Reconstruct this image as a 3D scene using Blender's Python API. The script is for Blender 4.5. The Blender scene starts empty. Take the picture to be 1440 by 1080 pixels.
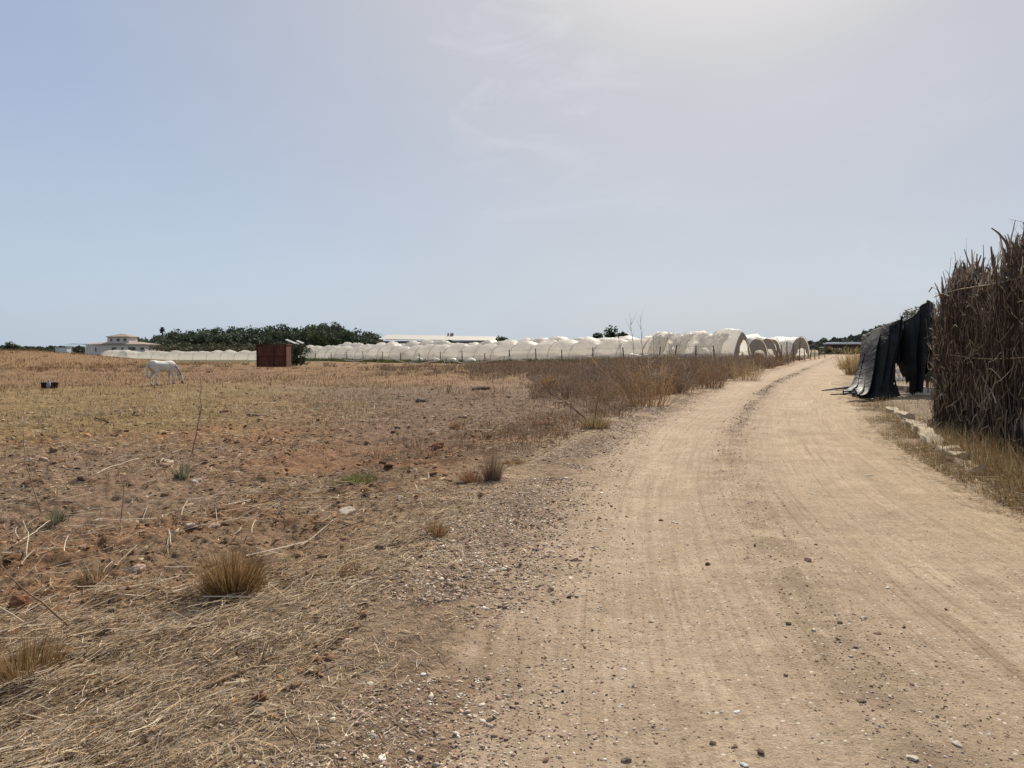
# Rural dirt track beside a dry field with a grazing white horse, plastic tunnels and a cane fence
import bpy, bmesh, math, random
import numpy as np
from mathutils import Vector, Matrix, Euler

C = bpy.context.scene.collection
rng = np.random.default_rng(7)
random.seed(7)
R = math.radians
F = 1082.0                      # focal length in pixels of the 1440 px wide photograph
HOR = 489.0                     # row of the true horizon
PITCH = math.atan((540 - HOR) / F)
EYE = 1.65

# ------------------------------------------------------------------ noise
def _h(ix, iy, seed):
    n = (ix.astype(np.int64) * 374761393 + iy.astype(np.int64) * 668265263 + seed * 974711) & 0x7fffffff
    n = ((n ^ (n >> 13)) * 1274126177) & 0x7fffffff
    n = n ^ (n >> 16)
    return (n & 0xffff) / 65535.0
def vnoise(x, y, seed=0):
    x = np.asarray(x, float); y = np.asarray(y, float)
    ix = np.floor(x); iy = np.floor(y); fx = x - ix; fy = y - iy
    fx = fx * fx * (3 - 2 * fx); fy = fy * fy * (3 - 2 * fy)
    a = _h(ix, iy, seed); b = _h(ix + 1, iy, seed); c = _h(ix, iy + 1, seed); d = _h(ix + 1, iy + 1, seed)
    return (a + (b - a) * fx) * (1 - fy) + (c + (d - c) * fx) * fy
def fbm(x, y, seed=0, o=4):
    s = 0; a = .5; t = 0
    for k in range(o):
        s = s + a * vnoise(np.asarray(x) * 2**k + 17.3 * k, np.asarray(y) * 2**k - 9.1 * k, seed + k); t += a; a *= .5
    return s / t
def sst(v, a, b):
    t = np.clip((np.asarray(v, float) - a) / (b - a), 0, 1); return t * t * (3 - 2 * t)

# ------------------------------------------------------------------ terrain
_ky = np.array([-40, -10, 0, 3, 4.3, 5.7, 8.5, 12, 16, 20, 25, 30, 35, 45, 57, 80, 111, 160, 260])
_kx = np.array([-2.5, 0.7, 1.75, 2.02, 2.15, 2.32, 2.82, 3.72, 4.98, 6.48, 8.35, 10.3, 12.35, 16.7, 22, 32.2, 46, 68, 112])
_gy = np.concatenate([np.arange(-40, 70, .25), np.arange(70, 260, 1.0)])
_gx = np.interp(_gy, _ky, _kx)
for _ in range(12):
    _gx[1:-1] = (_gx[:-2] + 2 * _gx[1:-1] + _gx[2:]) / 4
def road_cx(y): return np.interp(y, _gy, _gx)
def road_u(x, y):
    sl = (road_cx(np.asarray(y) + .5) - road_cx(np.asarray(y) - .5))
    return (np.asarray(x) - road_cx(y)) / np.sqrt(1 + sl * sl)
HALF = 2.45
def macro(x, y):
    u = road_u(x, y)
    t = -u - HALF
    z = -.26 * sst(t, .4, 5)
    z = z - .0075 * np.clip(y - 8, 0, 420) * sst(t, 6, 60)
    z = z + 2.35 * sst(-np.asarray(x), 60, 88) * np.exp(-((np.asarray(y) - 132) / 34.0)**2)
    tr = u - HALF
    z = z + .12 * sst(tr, .6, 1.6) * (1 - .0 * tr)
    return z
def ground_z(x, y):
    x = np.asarray(x, float); y = np.asarray(y, float)
    u = road_u(x, y); r = np.hypot(x, y)
    near = 1 - sst(r, 30, 60)
    t = -u - HALF
    fld = sst(t, .6, 2.2)
    n = (fbm(x * 1.1, y * 1.1, 3) - .5) * .13 * fld + (fbm(x * 4.5, y * 4.5, 11) - .5) * (.12 * fld + .02) \
        + (fbm(x * 14, y * 14, 21, 2) - .5) * (.055 * fld + .016)
    n = n + (fbm(x * .12, y * .12, 5) - .5) * .35 * sst(t, 6, 20)
    z = macro(x, y) + n * near + (1 - near) * (fbm(x * .12, y * .12, 5) - .5) * .35 * sst(t, 6, 20)
    inside = 1 - sst(np.abs(u), HALF - .7, HALF + .1)
    return z - inside * (.09 + .0012 * r)
def road_z(x, y):
    u = road_u(x, y); r = np.hypot(x, y)
    rut = -.022 * (np.exp(-((u + 1.35) / .42)**2) + np.exp(-((u - .75) / .42)**2)) + (.018 + .03 * sst(y, 12, 26)) * np.exp(-((u + .3) / .26)**2) * (.4 + 1.2 * vnoise(y * 1.1, u * 2, 47))
    near = 1 - sst(r, 30, 60)
    n = (fbm(x * .7, y * .7, 31) - .5) * .04 + (fbm(x * 6, y * 6, 37) - .5) * .014 * near + (fbm(x * 22, y * 22, 41, 2) - .5) * .008 * near
    edge = sst(np.abs(u) + (fbm(x * .9, y * .9, 43) - .5) * 1.1 + (fbm(x * 4, y * 4, 44) - .5) * .5, HALF - .45, HALF + .45)
    return macro(x, y) + .005 + rut + n - edge * (.11 + .0012 * r)
def surf(x, y):
    return np.maximum(ground_z(x, y), road_z(x, y))

def ray(px, py):
    a = (px - 720) / F; b = -(py - 540) / F
    cp, sp = math.cos(PITCH), math.sin(PITCH)
    return np.array([a, cp + b * sp, -sp + b * cp])
def P(px, py):
    """the ground point seen at a pixel of the photograph"""
    d = ray(px, py); t = .8
    while t < 900:
        p = d * t
        if EYE + p[2] <= float(macro(p[0], p[1])) + .0: break
        t *= 1.004
    x, y = d[0] * t, d[1] * t
    return float(x), float(y), float(surf(x, y))
def at(px, py, Y):
    d = ray(px, py); t = Y / d[1]
    return Vector((d[0] * t, Y, EYE + d[2] * t))

# ------------------------------------------------------------------ objects
def tag(o, label=None, cat=None, group=None, kind=None):
    if label: o['label'] = label
    if cat: o['category'] = cat
    if group: o['group'] = group
    if kind: o['kind'] = kind
    return o
def mesh_np(name, v, faces, mat, parent=None, col=None, smooth=False, uv=None, loc=None):
    """v (N,3); faces (M,k) array or a list of such arrays"""
    if not isinstance(faces, (list, tuple)): faces = [faces]
    me = bpy.data.meshes.new(name)
    v = np.asarray(v, np.float32)
    loops = np.concatenate([f.reshape(-1) for f in faces]).astype(np.int32)
    tot = np.concatenate([np.full(len(f), f.shape[1]) for f in faces]).astype(np.int32)
    st = np.concatenate([[0], np.cumsum(tot)[:-1]]).astype(np.int32)
    me.vertices.add(len(v)); me.vertices.foreach_set('co', v.reshape(-1))
    me.loops.add(len(loops)); me.loops.foreach_set('vertex_index', loops)
    me.polygons.add(len(tot)); me.polygons.foreach_set('loop_start', st); me.polygons.foreach_set('loop_total', tot)
    if smooth: me.polygons.foreach_set('use_smooth', np.ones(len(tot), bool))
    if col is not None:
        ca = me.color_attributes.new('tint', 'FLOAT_COLOR', 'POINT')
        c4 = np.ones((len(v), 4), np.float32); c4[:, :3] = col
        ca.data.foreach_set('color', c4.reshape(-1))
    if uv is not None:
        ul = me.uv_layers.new(name='uv')
        ul.data.foreach_set('uv', np.asarray(uv, np.float32)[loops].reshape(-1))
    me.update(calc_edges=True); me.validate()
    if mat: me.materials.append(mat)
    o = bpy.data.objects.new(name, me); C.objects.link(o)
    if parent: o.parent = parent
    if loc is not None: o.location = loc
    return o
def empty(name, loc, rz=0):
    o = bpy.data.objects.new(name, None); C.objects.link(o); o.location = loc; o.rotation_euler = (0, 0, rz)
    o.empty_display_size = .2
    return o
def copy_tree(o, parent=None):
    c = o.copy(); C.objects.link(c); c.parent = parent
    for ch in list(o.children): copy_tree(ch, c)
    return c
class MB:
    """collects polygons for one mesh"""
    def __init__(s): s.v = []; s.f = []
    def add(s, v, f):
        b = len(s.v); s.v += [tuple(q) for q in v]; s.f += [tuple(i + b for i in q) for q in f]; return s
    def box(s, lo, hi, rz=0, c=None, tilt=None):
        (a, b, d), (e, g, h) = lo, hi
        v = [(a, b, d), (e, b, d), (e, g, d), (a, g, d), (a, b, h), (e, b, h), (e, g, h), (a, g, h)]
        if tilt is not None or rz:
            m = Euler(tilt or (0, 0, rz)).to_matrix(); o = Vector(c or ((a + e) / 2, (b + g) / 2, (d + h) / 2))
            v = [m @ (Vector(q) - o) + o for q in v]
        return s.add(v, [(0, 3, 2, 1), (4, 5, 6, 7), (0, 1, 5, 4), (1, 2, 6, 5), (2, 3, 7, 6), (3, 0, 4, 7)])
    def tube(s, pts, rad, n=6, caps=True):
        pts = [Vector(p) for p in pts]
        if not hasattr(rad, '__len__'): rad = [rad] * len(pts)
        v = []; f = []
        for i, p in enumerate(pts):
            d = (pts[min(i + 1, len(pts) - 1)] - pts[max(i - 1, 0)]).normalized()
            a = d.cross(Vector((0, 0, 1)))
            if a.length < .05: a = Vector((1, 0, 0))
            a.normalize(); b = d.cross(a).normalized()
            r = rad[i]; ra, rb = (r if hasattr(r, '__len__') else (r, r))
            for k in range(n):
                q = 2 * math.pi * k / n
                v.append(p + a * math.cos(q) * ra + b * math.sin(q) * rb)
        for i in range(len(pts) - 1):
            for k in range(n):
                f.append((i * n + k, i * n + (k + 1) % n, (i + 1) * n + (k + 1) % n, (i + 1) * n + k))
        if caps:
            f.append(tuple(range(n - 1, -1, -1))); f.append(tuple((len(pts) - 1) * n + k for k in range(n)))
        return s.add(v, f)
    def build(s, name, mat, parent=None, smooth=False, loc=None, bevel=0):
        me = bpy.data.meshes.new(name); me.from_pydata([tuple(q) for q in s.v], [], s.f); me.update()
        if smooth: me.polygons.foreach_set('use_smooth', [True] * len(me.polygons))
        if mat: me.materials.append(mat)
        o = bpy.data.objects.new(name, me); C.objects.link(o)
        if parent: o.parent = parent
        if loc is not None: o.location = loc
        if bevel:
            m = o.modifiers.new('bevel', 'BEVEL'); m.width = bevel; m.segments = 2; m.limit_method = 'ANGLE'
        return o

# strips: many thin curved blades in one mesh
def strips(paths, width, side, col):
    n, k, _ = paths.shape
    w = width[..., None] * .5
    a = paths - side[:, None, :] * w; b = paths + side[:, None, :] * w
    v = np.stack([a, b], 2).reshape(-1, 3)
    base = (np.arange(n) * 2 * k)[:, None]; i = np.arange(k - 1)[None, :] * 2
    f = np.stack([base + i, base + i + 1, base + i + 3, base + i + 2], -1).reshape(-1, 4)
    c = np.repeat(col[:, None, :], 2 * k, 1).reshape(-1, 3)
    return v, f, c
def tubes3(paths, rad, col):
    n, k, _ = paths.shape
    d = paths[:, -1] - paths[:, 0]; d /= np.linalg.norm(d, axis=1, keepdims=True) + 1e-9
    ref = np.where(np.abs(d[:, 2:3]) > .9, np.array([[1., 0, 0]]), np.array([[0, 0, 1.]]))
    a = np.cross(d, ref); a /= np.linalg.norm(a, axis=1, keepdims=True) + 1e-9
    b = np.cross(d, a)
    ring = []
    for q in range(3):
        an = 2 * math.pi * q / 3
        ring.append(paths + (a[:, None, :] * math.cos(an) + b[:, None, :] * math.sin(an)) * rad[..., None])
    v = np.stack(ring, 2).reshape(-1, 3)
    base = (np.arange(n) * 3 * k)[:, None, None]; i = (np.arange(k - 1) * 3)[None, :, None]; q = np.arange(3)[None, None, :]; q2 = (q + 1) % 3
    f = np.stack([base + i + q, base + i + q2, base + i + 3 + q2, base + i + 3 + q], -1).reshape(-1, 4)
    c = np.repeat(col[:, None, :], 3 * k, 1).reshape(-1, 3)
    return v, f, c
def join(parts):
    vs = []; fs = []; cs = []; b = 0
    for v, f, c in parts:
        vs.append(v); fs.append(f + b); cs.append(c); b += len(v)
    return np.concatenate(vs), np.concatenate(fs), np.concatenate(cs)
def pick(cols, n, jit=.18):
    cols = np.array(cols); c = cols[rng.integers(0, len(cols), n)]
    return np.clip(c * (1 + rng.normal(0, jit, (n, 1))), .01, .9)
def blades(base, h, w, lean, az, col, curve=.5, k=4):
    """upright blades; base (n,3)"""
    n = len(base); t = np.linspace(0, 1, k)[None, :]
    ang = lean[:, None] * (1 - curve + curve * 2 * t)
    ds = h[:, None] / (k - 1)
    ho = np.cumsum(np.sin(ang) * ds, 1) - np.sin(ang[:, :1]) * ds
    ve = np.cumsum(np.cos(ang) * ds, 1) - np.cos(ang[:, :1]) * ds
    p = np.stack([base[:, None, 0] + np.cos(az)[:, None] * ho, base[:, None, 1] + np.sin(az)[:, None] * ho, base[:, None, 2] + ve], -1)
    fa = az + np.pi / 2 + rng.normal(0, .6, n)
    side = np.stack([np.cos(fa), np.sin(fa), np.zeros(n)], -1)
    wd = w[:, None] * (1 - .8 * t**1.5)
    return strips(p, wd, side, col)

# ------------------------------------------------------------------ materials
def newmat(name):
    m = bpy.data.materials.new(name); m.use_nodes = True
    nt = m.node_tree; b = nt.nodes['Principled BSDF']; b.inputs['Specular IOR Level'].default_value = .2
    return m, nt, b
def N(nt, t, **kw):
    n = nt.nodes.new(t)
    for k, v in kw.items():
        if k in n.inputs: n.inputs[k].default_value = v
        else: setattr(n, k, v)
    return n
def noise(nt, vec, scale, detail=4, rough=.6, dist=0):
    n = nt.nodes.new('ShaderNodeTexNoise'); n.inputs['Scale'].default_value = scale; n.inputs['Detail'].default_value = detail
    n.inputs['Roughness'].default_value = rough; n.inputs['Distortion'].default_value = dist
    if vec is not None: nt.links.new(vec, n.inputs['Vector'])
    return n.outputs['Fac']
def ramp(nt, fac, stops):
    r = nt.nodes.new('ShaderNodeValToRGB'); e = r.color_ramp.elements
    e[0].position, e[0].color = stops[0][0], (*stops[0][1], 1); e[1].position, e[1].color = stops[-1][0], (*stops[-1][1], 1)
    for p, c in stops[1:-1]:
        q = e.new(p); q.color = (*c, 1)
    nt.links.new(fac, r.inputs['Fac']); return r.outputs['Color']
def mul(nt, a, b, fac=1.0, mode='MULTIPLY'):
    m = nt.nodes.new('ShaderNodeMix'); m.data_type = 'RGBA'; m.blend_type = mode
    for s, val in ((0, fac), (6, a), (7, b)):
        if hasattr(val, 'is_linked') or hasattr(val, 'links'): nt.links.new(val, m.inputs[s])
        else: m.inputs[s].default_value = val if s == 0 else (*val, 1) if len(val) == 3 else val
    return m.outputs[2]
def bump(nt, b, h, strength, dist):
    n = nt.nodes.new('ShaderNodeBump'); n.inputs['Strength'].default_value = strength; n.inputs['Distance'].default_value = dist
    nt.links.new(h, n.inputs['Height']); nt.links.new(n.outputs['Normal'], b.inputs['Normal'])
def gray(v): return (v, v, v)
def coord(nt, which='Object'): return nt.nodes.new('ShaderNodeTexCoord').outputs[which]
def wpos(nt): return nt.nodes.new('ShaderNodeNewGeometry').outputs['Position']
def rough_mat(name, c1, c2, scale=3, rough=.85, bmp=0, bscale=20, metal=0, spec=.2, stretch=None):
    m, nt, b = newmat(name)
    v = coord(nt)
    if stretch:
        mp = nt.nodes.new('ShaderNodeMapping'); mp.inputs['Scale'].default_value = stretch; nt.links.new(v, mp.inputs['Vector']); v = mp.outputs['Vector']
    nt.links.new(ramp(nt, noise(nt, v, scale, 6, .65), [(.3, c1), (.7, c2)]), b.inputs['Base Color'])
    b.inputs['Roughness'].default_value = rough; b.inputs['Metallic'].default_value = metal; b.inputs['Specular IOR Level'].default_value = spec
    if bmp: bump(nt, b, noise(nt, v, bscale, 5), .6, bmp)
    return m
def tint_mat(name, rough=.8, transl=0.0, var=.35, scale=25, spec=.15, bmp=0, bscale=60):
    """colour from the mesh's own tint attribute, varied by noise"""
    m, nt, b = newmat(name)
    a = nt.nodes.new('ShaderNodeVertexColor'); a.layer_name = 'tint'
    nz = ramp(nt, noise(nt, coord(nt), scale, 4), [(.25, gray(1 - var)), (.75, gray(1 + var))])
    c = mul(nt, a.outputs['Color'], nz)
    nt.links.new(c, b.inputs['Base Color']); b.inputs['Roughness'].default_value = rough; b.inputs['Specular IOR Level'].default_value = spec
    if bmp: bump(nt, b, noise(nt, coord(nt), bscale, 4), .7, bmp)
    if transl:
        tr = nt.nodes.new('ShaderNodeBsdfTranslucent'); nt.links.new(c, tr.inputs['Color'])
        mx = nt.nodes.new('ShaderNodeMixShader'); mx.inputs[0].default_value = transl
        nt.links.new(b.outputs[0], mx.inputs[1]); nt.links.new(tr.outputs[0], mx.inputs[2])
        nt.links.new(mx.outputs[0], nt.nodes['Material Output'].inputs['Surface'])
    return m
# ================================================================== camera, light, sky
cam = bpy.data.cameras.new('camera'); co = bpy.data.objects.new('camera', cam); C.objects.link(co)
cam.sensor_width = 36; cam.lens = 36 * F / 1440; cam.clip_end = 9000; cam.clip_start = .05
co.location = (0, 0, EYE); co.rotation_euler = (math.pi / 2 - PITCH, 0, 0)
sc = bpy.context.scene; sc.camera = co
sc.view_settings.view_transform = 'Standard'; sc.view_settings.look = 'None'; sc.view_settings.exposure = EXPO = .3; sc.view_settings.gamma = 1
sc.cycles.max_bounces = 6; sc.cycles.transparent_max_bounces = 10; sc.cycles.use_denoising = True
SUN_AZ, SUN_EL = 16.0, 41.0      # degrees right of the view direction, degrees above the horizon
sd = bpy.data.lights.new('sun', 'SUN'); sd.energy = 5.0; sd.angle = R(.6); sd.color = (1, .93, .815)
so = bpy.data.objects.new('sun', sd); C.objects.link(so)
sdir = Vector((math.sin(R(SUN_AZ)) * math.cos(R(SUN_EL)), math.cos(R(SUN_AZ)) * math.cos(R(SUN_EL)), math.sin(R(SUN_EL))))
so.rotation_euler = sdir.to_track_quat('Z', 'Y').to_euler(); so.location = (0, 0, 40)
w = bpy.data.worlds.new('World'); sc.world = w; w.use_nodes = True
nt = w.node_tree; bg = nt.nodes['Background']
sky = nt.nodes.new('ShaderNodeTexSky'); sky.sky_type = 'NISHITA'; sky.sun_disc = False
sky.sun_elevation = R(SUN_EL); sky.sun_rotation = R(SUN_AZ)
sky.altitude = 0; sky.air_density = 1.0; sky.dust_density = 2.2; sky.ozone_density = 3.0
# thin high veil of haze and cirrus: pale at the horizon, greyer upwards, warm and brighter round the sun
K = 10 / 1.22
def kc(r, g, b): return (r * K, g * K, b * K)
dirv = nt.nodes.new('ShaderNodeTexCoord').outputs['Generated']
sxyz = nt.nodes.new('ShaderNodeSeparateXYZ'); nt.links.new(dirv, sxyz.inputs[0])
base = ramp(nt, sxyz.outputs['Z'], [(0, kc(.520, .615, .720)), (.10, kc(.495, .590, .715)), (.24, kc(.425, .505, .665)), (.45, kc(.345, .430, .620)), (.75, kc(.34, .395, .51)), (1.0, kc(.33, .38, .48))])
dot = nt.nodes.new('ShaderNodeVectorMath'); dot.operation = 'DOT_PRODUCT'; nt.links.new(dirv, dot.inputs[0]); dot.inputs[1].default_value = sdir
def band(a, b_):
    g_ = nt.nodes.new('ShaderNodeMapRange'); g_.interpolation_type = 'SMOOTHSTEP'; nt.links.new(dot.outputs['Value'], g_.inputs['Value'])
    g_.inputs['From Min'].default_value = a; g_.inputs['From Max'].default_value = b_; return g_.outputs[0]
v1 = mul(nt, base, kc(.515, .52, .55), .5, 'MIX'); nt.links.new(band(.66, .97), v1.node.inputs[0])
v2 = mul(nt, v1, kc(.72, .68, .63), .5, 'MIX'); nt.links.new(band(.915, .99), v2.node.inputs[0])
v3 = mul(nt, v2, kc(2.0, 1.9, 1.75), .5, 'MIX'); nt.links.new(band(.972, 1.0), v3.node.inputs[0])
mp = nt.nodes.new('ShaderNodeMapping'); mp.inputs['Scale'].default_value = (1.5, 1.5, 4.2); mp.inputs['Rotation'].default_value = (0, .35, .2); nt.links.new(dirv, mp.inputs['Vector'])
cl = noise(nt, mp.outputs['Vector'], 2.2, 8, .62, .6)
v4 = mul(nt, v3, ramp(nt, cl, [(.40, gray(.975)), (.62, gray(1.0)), (.80, (1.09, 1.085, 1.07))]))
wd_ = nt.nodes.new('ShaderNodeVectorMath'); wd_.operation = 'DOT_PRODUCT'; nt.links.new(dirv, wd_.inputs[0]); wd_.inputs[1].default_value = Vector((.02, 1, .36)).normalized()
wr_ = nt.nodes.new('ShaderNodeMapRange'); wr_.interpolation_type = 'SMOOTHSTEP'; nt.links.new(wd_.outputs['Value'], wr_.inputs['Value']); wr_.inputs['From Min'].default_value = .984; wr_.inputs['From Max'].default_value = .998
mp3 = nt.nodes.new('ShaderNodeMapping'); mp3.inputs['Scale'].default_value = (3.2, 3, 8); mp3.inputs['Rotation'].default_value = (0, -.5, .1); nt.links.new(dirv, mp3.inputs['Vector'])
wm_ = nt.nodes.new('ShaderNodeMath'); wm_.operation = 'MULTIPLY'; nt.links.new(wr_.outputs[0], wm_.inputs[0]); nt.links.new(ramp(nt, noise(nt, mp3.outputs['Vector'], 2.6, 8, .6, 1.2), [(.5, gray(0)), (.74, gray(.3))]), wm_.inputs[1])
v5 = mul(nt, v4, kc(.72, .72, .76), .5, 'MIX'); nt.links.new(wm_.outputs[0], v5.node.inputs[0])
mixv = mul(nt, sky.outputs['Color'], v5, .88, 'MIX')
nt.links.new(mixv, bg.inputs['Color']); bg.inputs['Strength'].default_value = .10

# ================================================================== ground
def ground_colour(x, y):
    n = len(x); d = np.hypot(x, y); a = x / np.maximum(y, .5); u = road_u(x, y); t = -u - HALF
    n1 = fbm(x * .35, y * .35, 101); n2 = fbm(x * 1.3, y * 1.3, 111); n3 = fbm(x * .09, y * .09, 121)
    c = np.tile(np.array([[.225, .130, .072]]), (n, 1))
    def lay(rgb, m):
        nonlocal c
        m = np.clip(m, 0, 1)[:, None]; c = c * (1 - m) + np.array([rgb]) * m
    lay((.245, .172, .108), .7 * sst(n2, .42, .62))                                   # bleached litter in patches
    lay((.262, .143, .072), .85 * sst(n1, .45, .62) * sst(d, 4, 7) * (1 - sst(d, 17, 24)))  # red earth
    lay((.175, .122, .084), .8 * sst(d + n1 * 8, 15, 21) * (1 - sst(d, 36, 46)) * sst(a + n3 * .4, -.22, .0))   # grey dead litter
    lay((.205, .15, .108), .55 * sst(d + n1 * 3, 9, 12) * (1 - sst(d, 15, 19)) * (1 - sst(a, -.45, -.3)))
    lay((.225, .165, .078), .75 * sst(d + n2 * 5, 18, 24) * (1 - sst(d + n2 * 8, 46, 60)) * (1 - sst(a + n1 * .3, -.28, .0)))   # yellow green stubble
    lay((.22, .137, .070), .85 * sst(d + n1 * 14, 42, 56))                               # ochre back of the field
    lay((.13, .085, .055), .6 * sst(n2, .5, .7) * sst(d, 40, 60))
    lay((.215, .132, .068), .8 * sst(-x, 50, 75) * sst(d, 80, 110) * (1 - sst(d, 170, 190)))
    lay((.10, .10, .05), .9 * sst(d + n3 * 40, 175, 215))
    lay((.30, .21, .118), .8 * (1 - sst(d + n2 * 2, 4.5, 8.5)) * (1 - sst(a, -.55, -.1)) * sst(n2, .3, .5))        # straw floor
    vb = (1 - sst(t + (n2 - .5) * 1.2, .7, 1.8))
    lay((.40, .305, .20), .95 * vb * (.55 + .45 * sst(n2 + n1, .55, .95)))                                                     # sandy verge
    lay((.235, .160, .108), .85 * np.exp(-((t - .25 - (n1 - .5)) / .55)**2) * sst(n2, .3, .55))   # gravelly edge
    lay((.125, .078, .048), .75 * sst(t + (n2 - .5), .7, 1.3) * (1 - sst(t + (n1 - .5) * 2, 2.0, 4.5)) * sst(d, 8, 13) * sst(n2, .3, .5))  # dark rust bank: dark litter, plus the slope's shading put into the colour
    tr = u - HALF
    lay((.30, .225, .15), sst(tr, -.3, .4)); lay((.20, .15, .10), .7 * sst(tr, .3, 1.4) * sst(n2, .25, .6))
    lay((.36, .29, .20), .6 * sst(tr, 3.2, 4.5) * sst(n1, .4, .6))
    return c
def dense(a, b, n): return np.linspace(a, b, n)
th = np.concatenate([dense(-180, -44, 60)[:-1], dense(-44, 44, 760), dense(44, 180, 60)[1:-1]])
th = np.radians(th); nth = len(th)
rr = np.concatenate([[.35, .7, 1.1], np.geomspace(1.5, 32, 640), np.geomspace(32, 4200, 190)[1:]]); nr = len(rr)
X = rr[:, None] * np.sin(th)[None, :]; Y = rr[:, None] * np.cos(th)[None, :]
Xf, Yf = X.ravel(), Y.ravel(); Z = ground_z(Xf, Yf)
i = np.arange(nr - 1)[:, None]; j = np.arange(nth)[None, :]; j2 = (j + 1) % nth
fq = np.stack([i * nth + j, i * nth + j2, (i + 1) * nth + j2, (i + 1) * nth + j], -1).reshape(-1, 4)[:, ::-1]
m, nt, b = newmat('field_soil')
a_ = nt.nodes.new('ShaderNodeVertexColor'); a_.layer_name = 'tint'
pos = wpos(nt)
c = mul(nt, a_.outputs['Color'], ramp(nt, noise(nt, pos, 9, 8, .7), [(.28, gray(.42)), (.5, gray(1)), (.74, gray(1.55))]))
c = mul(nt, c, ramp(nt, noise(nt, pos, 55, 5, .7), [(.3, (.6, .56, .52)), (.5, gray(1)), (.72, (1.4, 1.4, 1.42))]))
c = mul(nt, c, ramp(nt, noise(nt, pos, 1.1, 5, .6), [(.3, (.78, .74, .7)), (.7, (1.2, 1.2, 1.2))]))
nt.links.new(c, b.inputs['Base Color']); b.inputs['Roughness'].default_value = .95; b.inputs['Specular IOR Level'].default_value = .08
bump(nt, b, noise(nt, pos, 28, 9, .72), 1.0, .04)
g = mesh_np('ground', np.stack([Xf, Yf, Z], 1), fq, m, col=ground_colour(Xf, Yf), smooth=True); tag(g, kind='structure')

# ================================================================== dirt road
ys = np.concatenate([np.linspace(-6, 1.5, 12)[:-1], np.geomspace(1.5, 40, 760), np.geomspace(40, 240, 120)[1:]])
us = np.linspace(-HALF - .5, HALF + .5, 120)
sl = road_cx(ys + .5) - road_cx(ys - .5); nn = np.sqrt(1 + sl * sl)
RX = road_cx(ys)[:, None] + us[None, :] / nn[:, None]; RY = ys[:, None] - us[None, :] * (sl / nn)[:, None]
rx, ry = RX.ravel(), RY.ravel(); uu = road_u(rx, ry)
rz = road_z(rx, ry)
ny, nu = len(ys), len(us)
i = np.arange(ny - 1)[:, None]; j = np.arange(nu - 1)[None, :]
fr = np.stack([i * nu + j, i * nu + j + 1, (i + 1) * nu + j + 1, (i + 1) * nu + j], -1).reshape(-1, 4)
n1 = fbm(rx * .8, ry * .8, 201); n2 = fbm(rx * 3, ry * 3, 211)
rc = np.tile(np.array([[.375, .290, .204]]), (len(rx), 1))
def rl(rgb, mm):
    global rc
    mm = np.clip(mm, 0, 1)[:, None]; rc = rc * (1 - mm) + np.array([rgb]) * mm
rl((.43, .337, .240), .8 * (np.exp(-((uu - .9) / .6)**2) + np.exp(-((uu + 1.35) / .55)**2)) * sst(n1, .3, .6))
rl((.415, .322, .222), .7 * sst(uu, 1.0, 2.0))
rl((.175, .125, .085), (.5 + .4 * sst(ry, 10, 25)) * np.exp(-((uu + .3 + (n1 - .5) * .5) / .13)**2) * sst(n2, .40, .56) * (.6 + .4 * sst(ry, 9, 22)))
rl((.27, .20, .145), .5 * np.exp(-((uu + .25 + (n1 - .5) * .6) / .3)**2) * sst(fbm(rx * 5, ry * 5, 221), .48, .62))
rl((.30, .215, .148), .8 * sst(-uu + (n2 - .5), 1.75, 2.5))
slen = np.cumsum(np.concatenate([[0], np.diff(ys) * nn[1:]]))
ruv = np.stack([np.tile(us, ny), np.repeat(slen, nu)], 1)
m, nt, b = newmat('road_dirt')
a_ = nt.nodes.new('ShaderNodeVertexColor'); a_.layer_name = 'tint'
pos = wpos(nt); uvn = nt.nodes.new('ShaderNodeUVMap'); uvn.uv_map = 'uv'
mp = nt.nodes.new('ShaderNodeMapping'); mp.inputs['Scale'].default_value = (9, .35, 1); nt.links.new(uvn.outputs['UV'], mp.inputs['Vector'])
streak = noise(nt, mp.outputs['Vector'], 1.6, 6, .65, .3)
mp2 = nt.nodes.new('ShaderNodeMapping'); mp2.inputs['Scale'].default_value = (2.2, .12, 1); nt.links.new(uvn.outputs['UV'], mp2.inputs['Vector'])
broad = noise(nt, mp2.outputs['Vector'], 1.3, 4, .6, .2)
c = mul(nt, a_.outputs['Color'], ramp(nt, streak, [(.3, (.86, .84, .82)), (.7, (1.12, 1.12, 1.12))]))
mp4 = nt.nodes.new('ShaderNodeMapping'); mp4.inputs['Scale'].default_value = (16, .16, 1); nt.links.new(uvn.outputs['UV'], mp4.inputs['Vector'])
fine = noise(nt, mp4.outputs['Vector'], 1.5, 3, .5, .15)
fgate = ramp(nt, noise(nt, pos, .55, 3, .5), [(.36, gray(0)), (.54, gray(1))])
fl_ = mul(nt, c, ramp(nt, fine, [(.30, (.74, .71, .68)), (.42, gray(1)), (.60, gray(1)), (.72, gray(1.1))])); fx_ = mul(nt, c, fl_, .5, 'MIX'); nt.links.new(fgate, fx_.node.inputs[0]); c = fx_
c = mul(nt, c, ramp(nt, noise(nt, pos, 16, 6, .75), [(.3, (.80, .77, .74)), (.5, gray(1)), (.72, (1.16, 1.17, 1.18))]))
c = mul(nt, c, ramp(nt, broad, [(.3, (.93, .92, .91)), (.7, (1.05, 1.05, 1.05))]))
c = mul(nt, c, ramp(nt, noise(nt, pos, 2.2, 7, .65), [(.3, (.85, .83, .8)), (.7, (1.13, 1.13, 1.14))]))
c = mul(nt, c, ramp(nt, noise(nt, pos, 85, 4, .75), [(.3, (.72, .69, .66)), (.5, gray(1)), (.74, (1.25, 1.26, 1.28))]))
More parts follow.
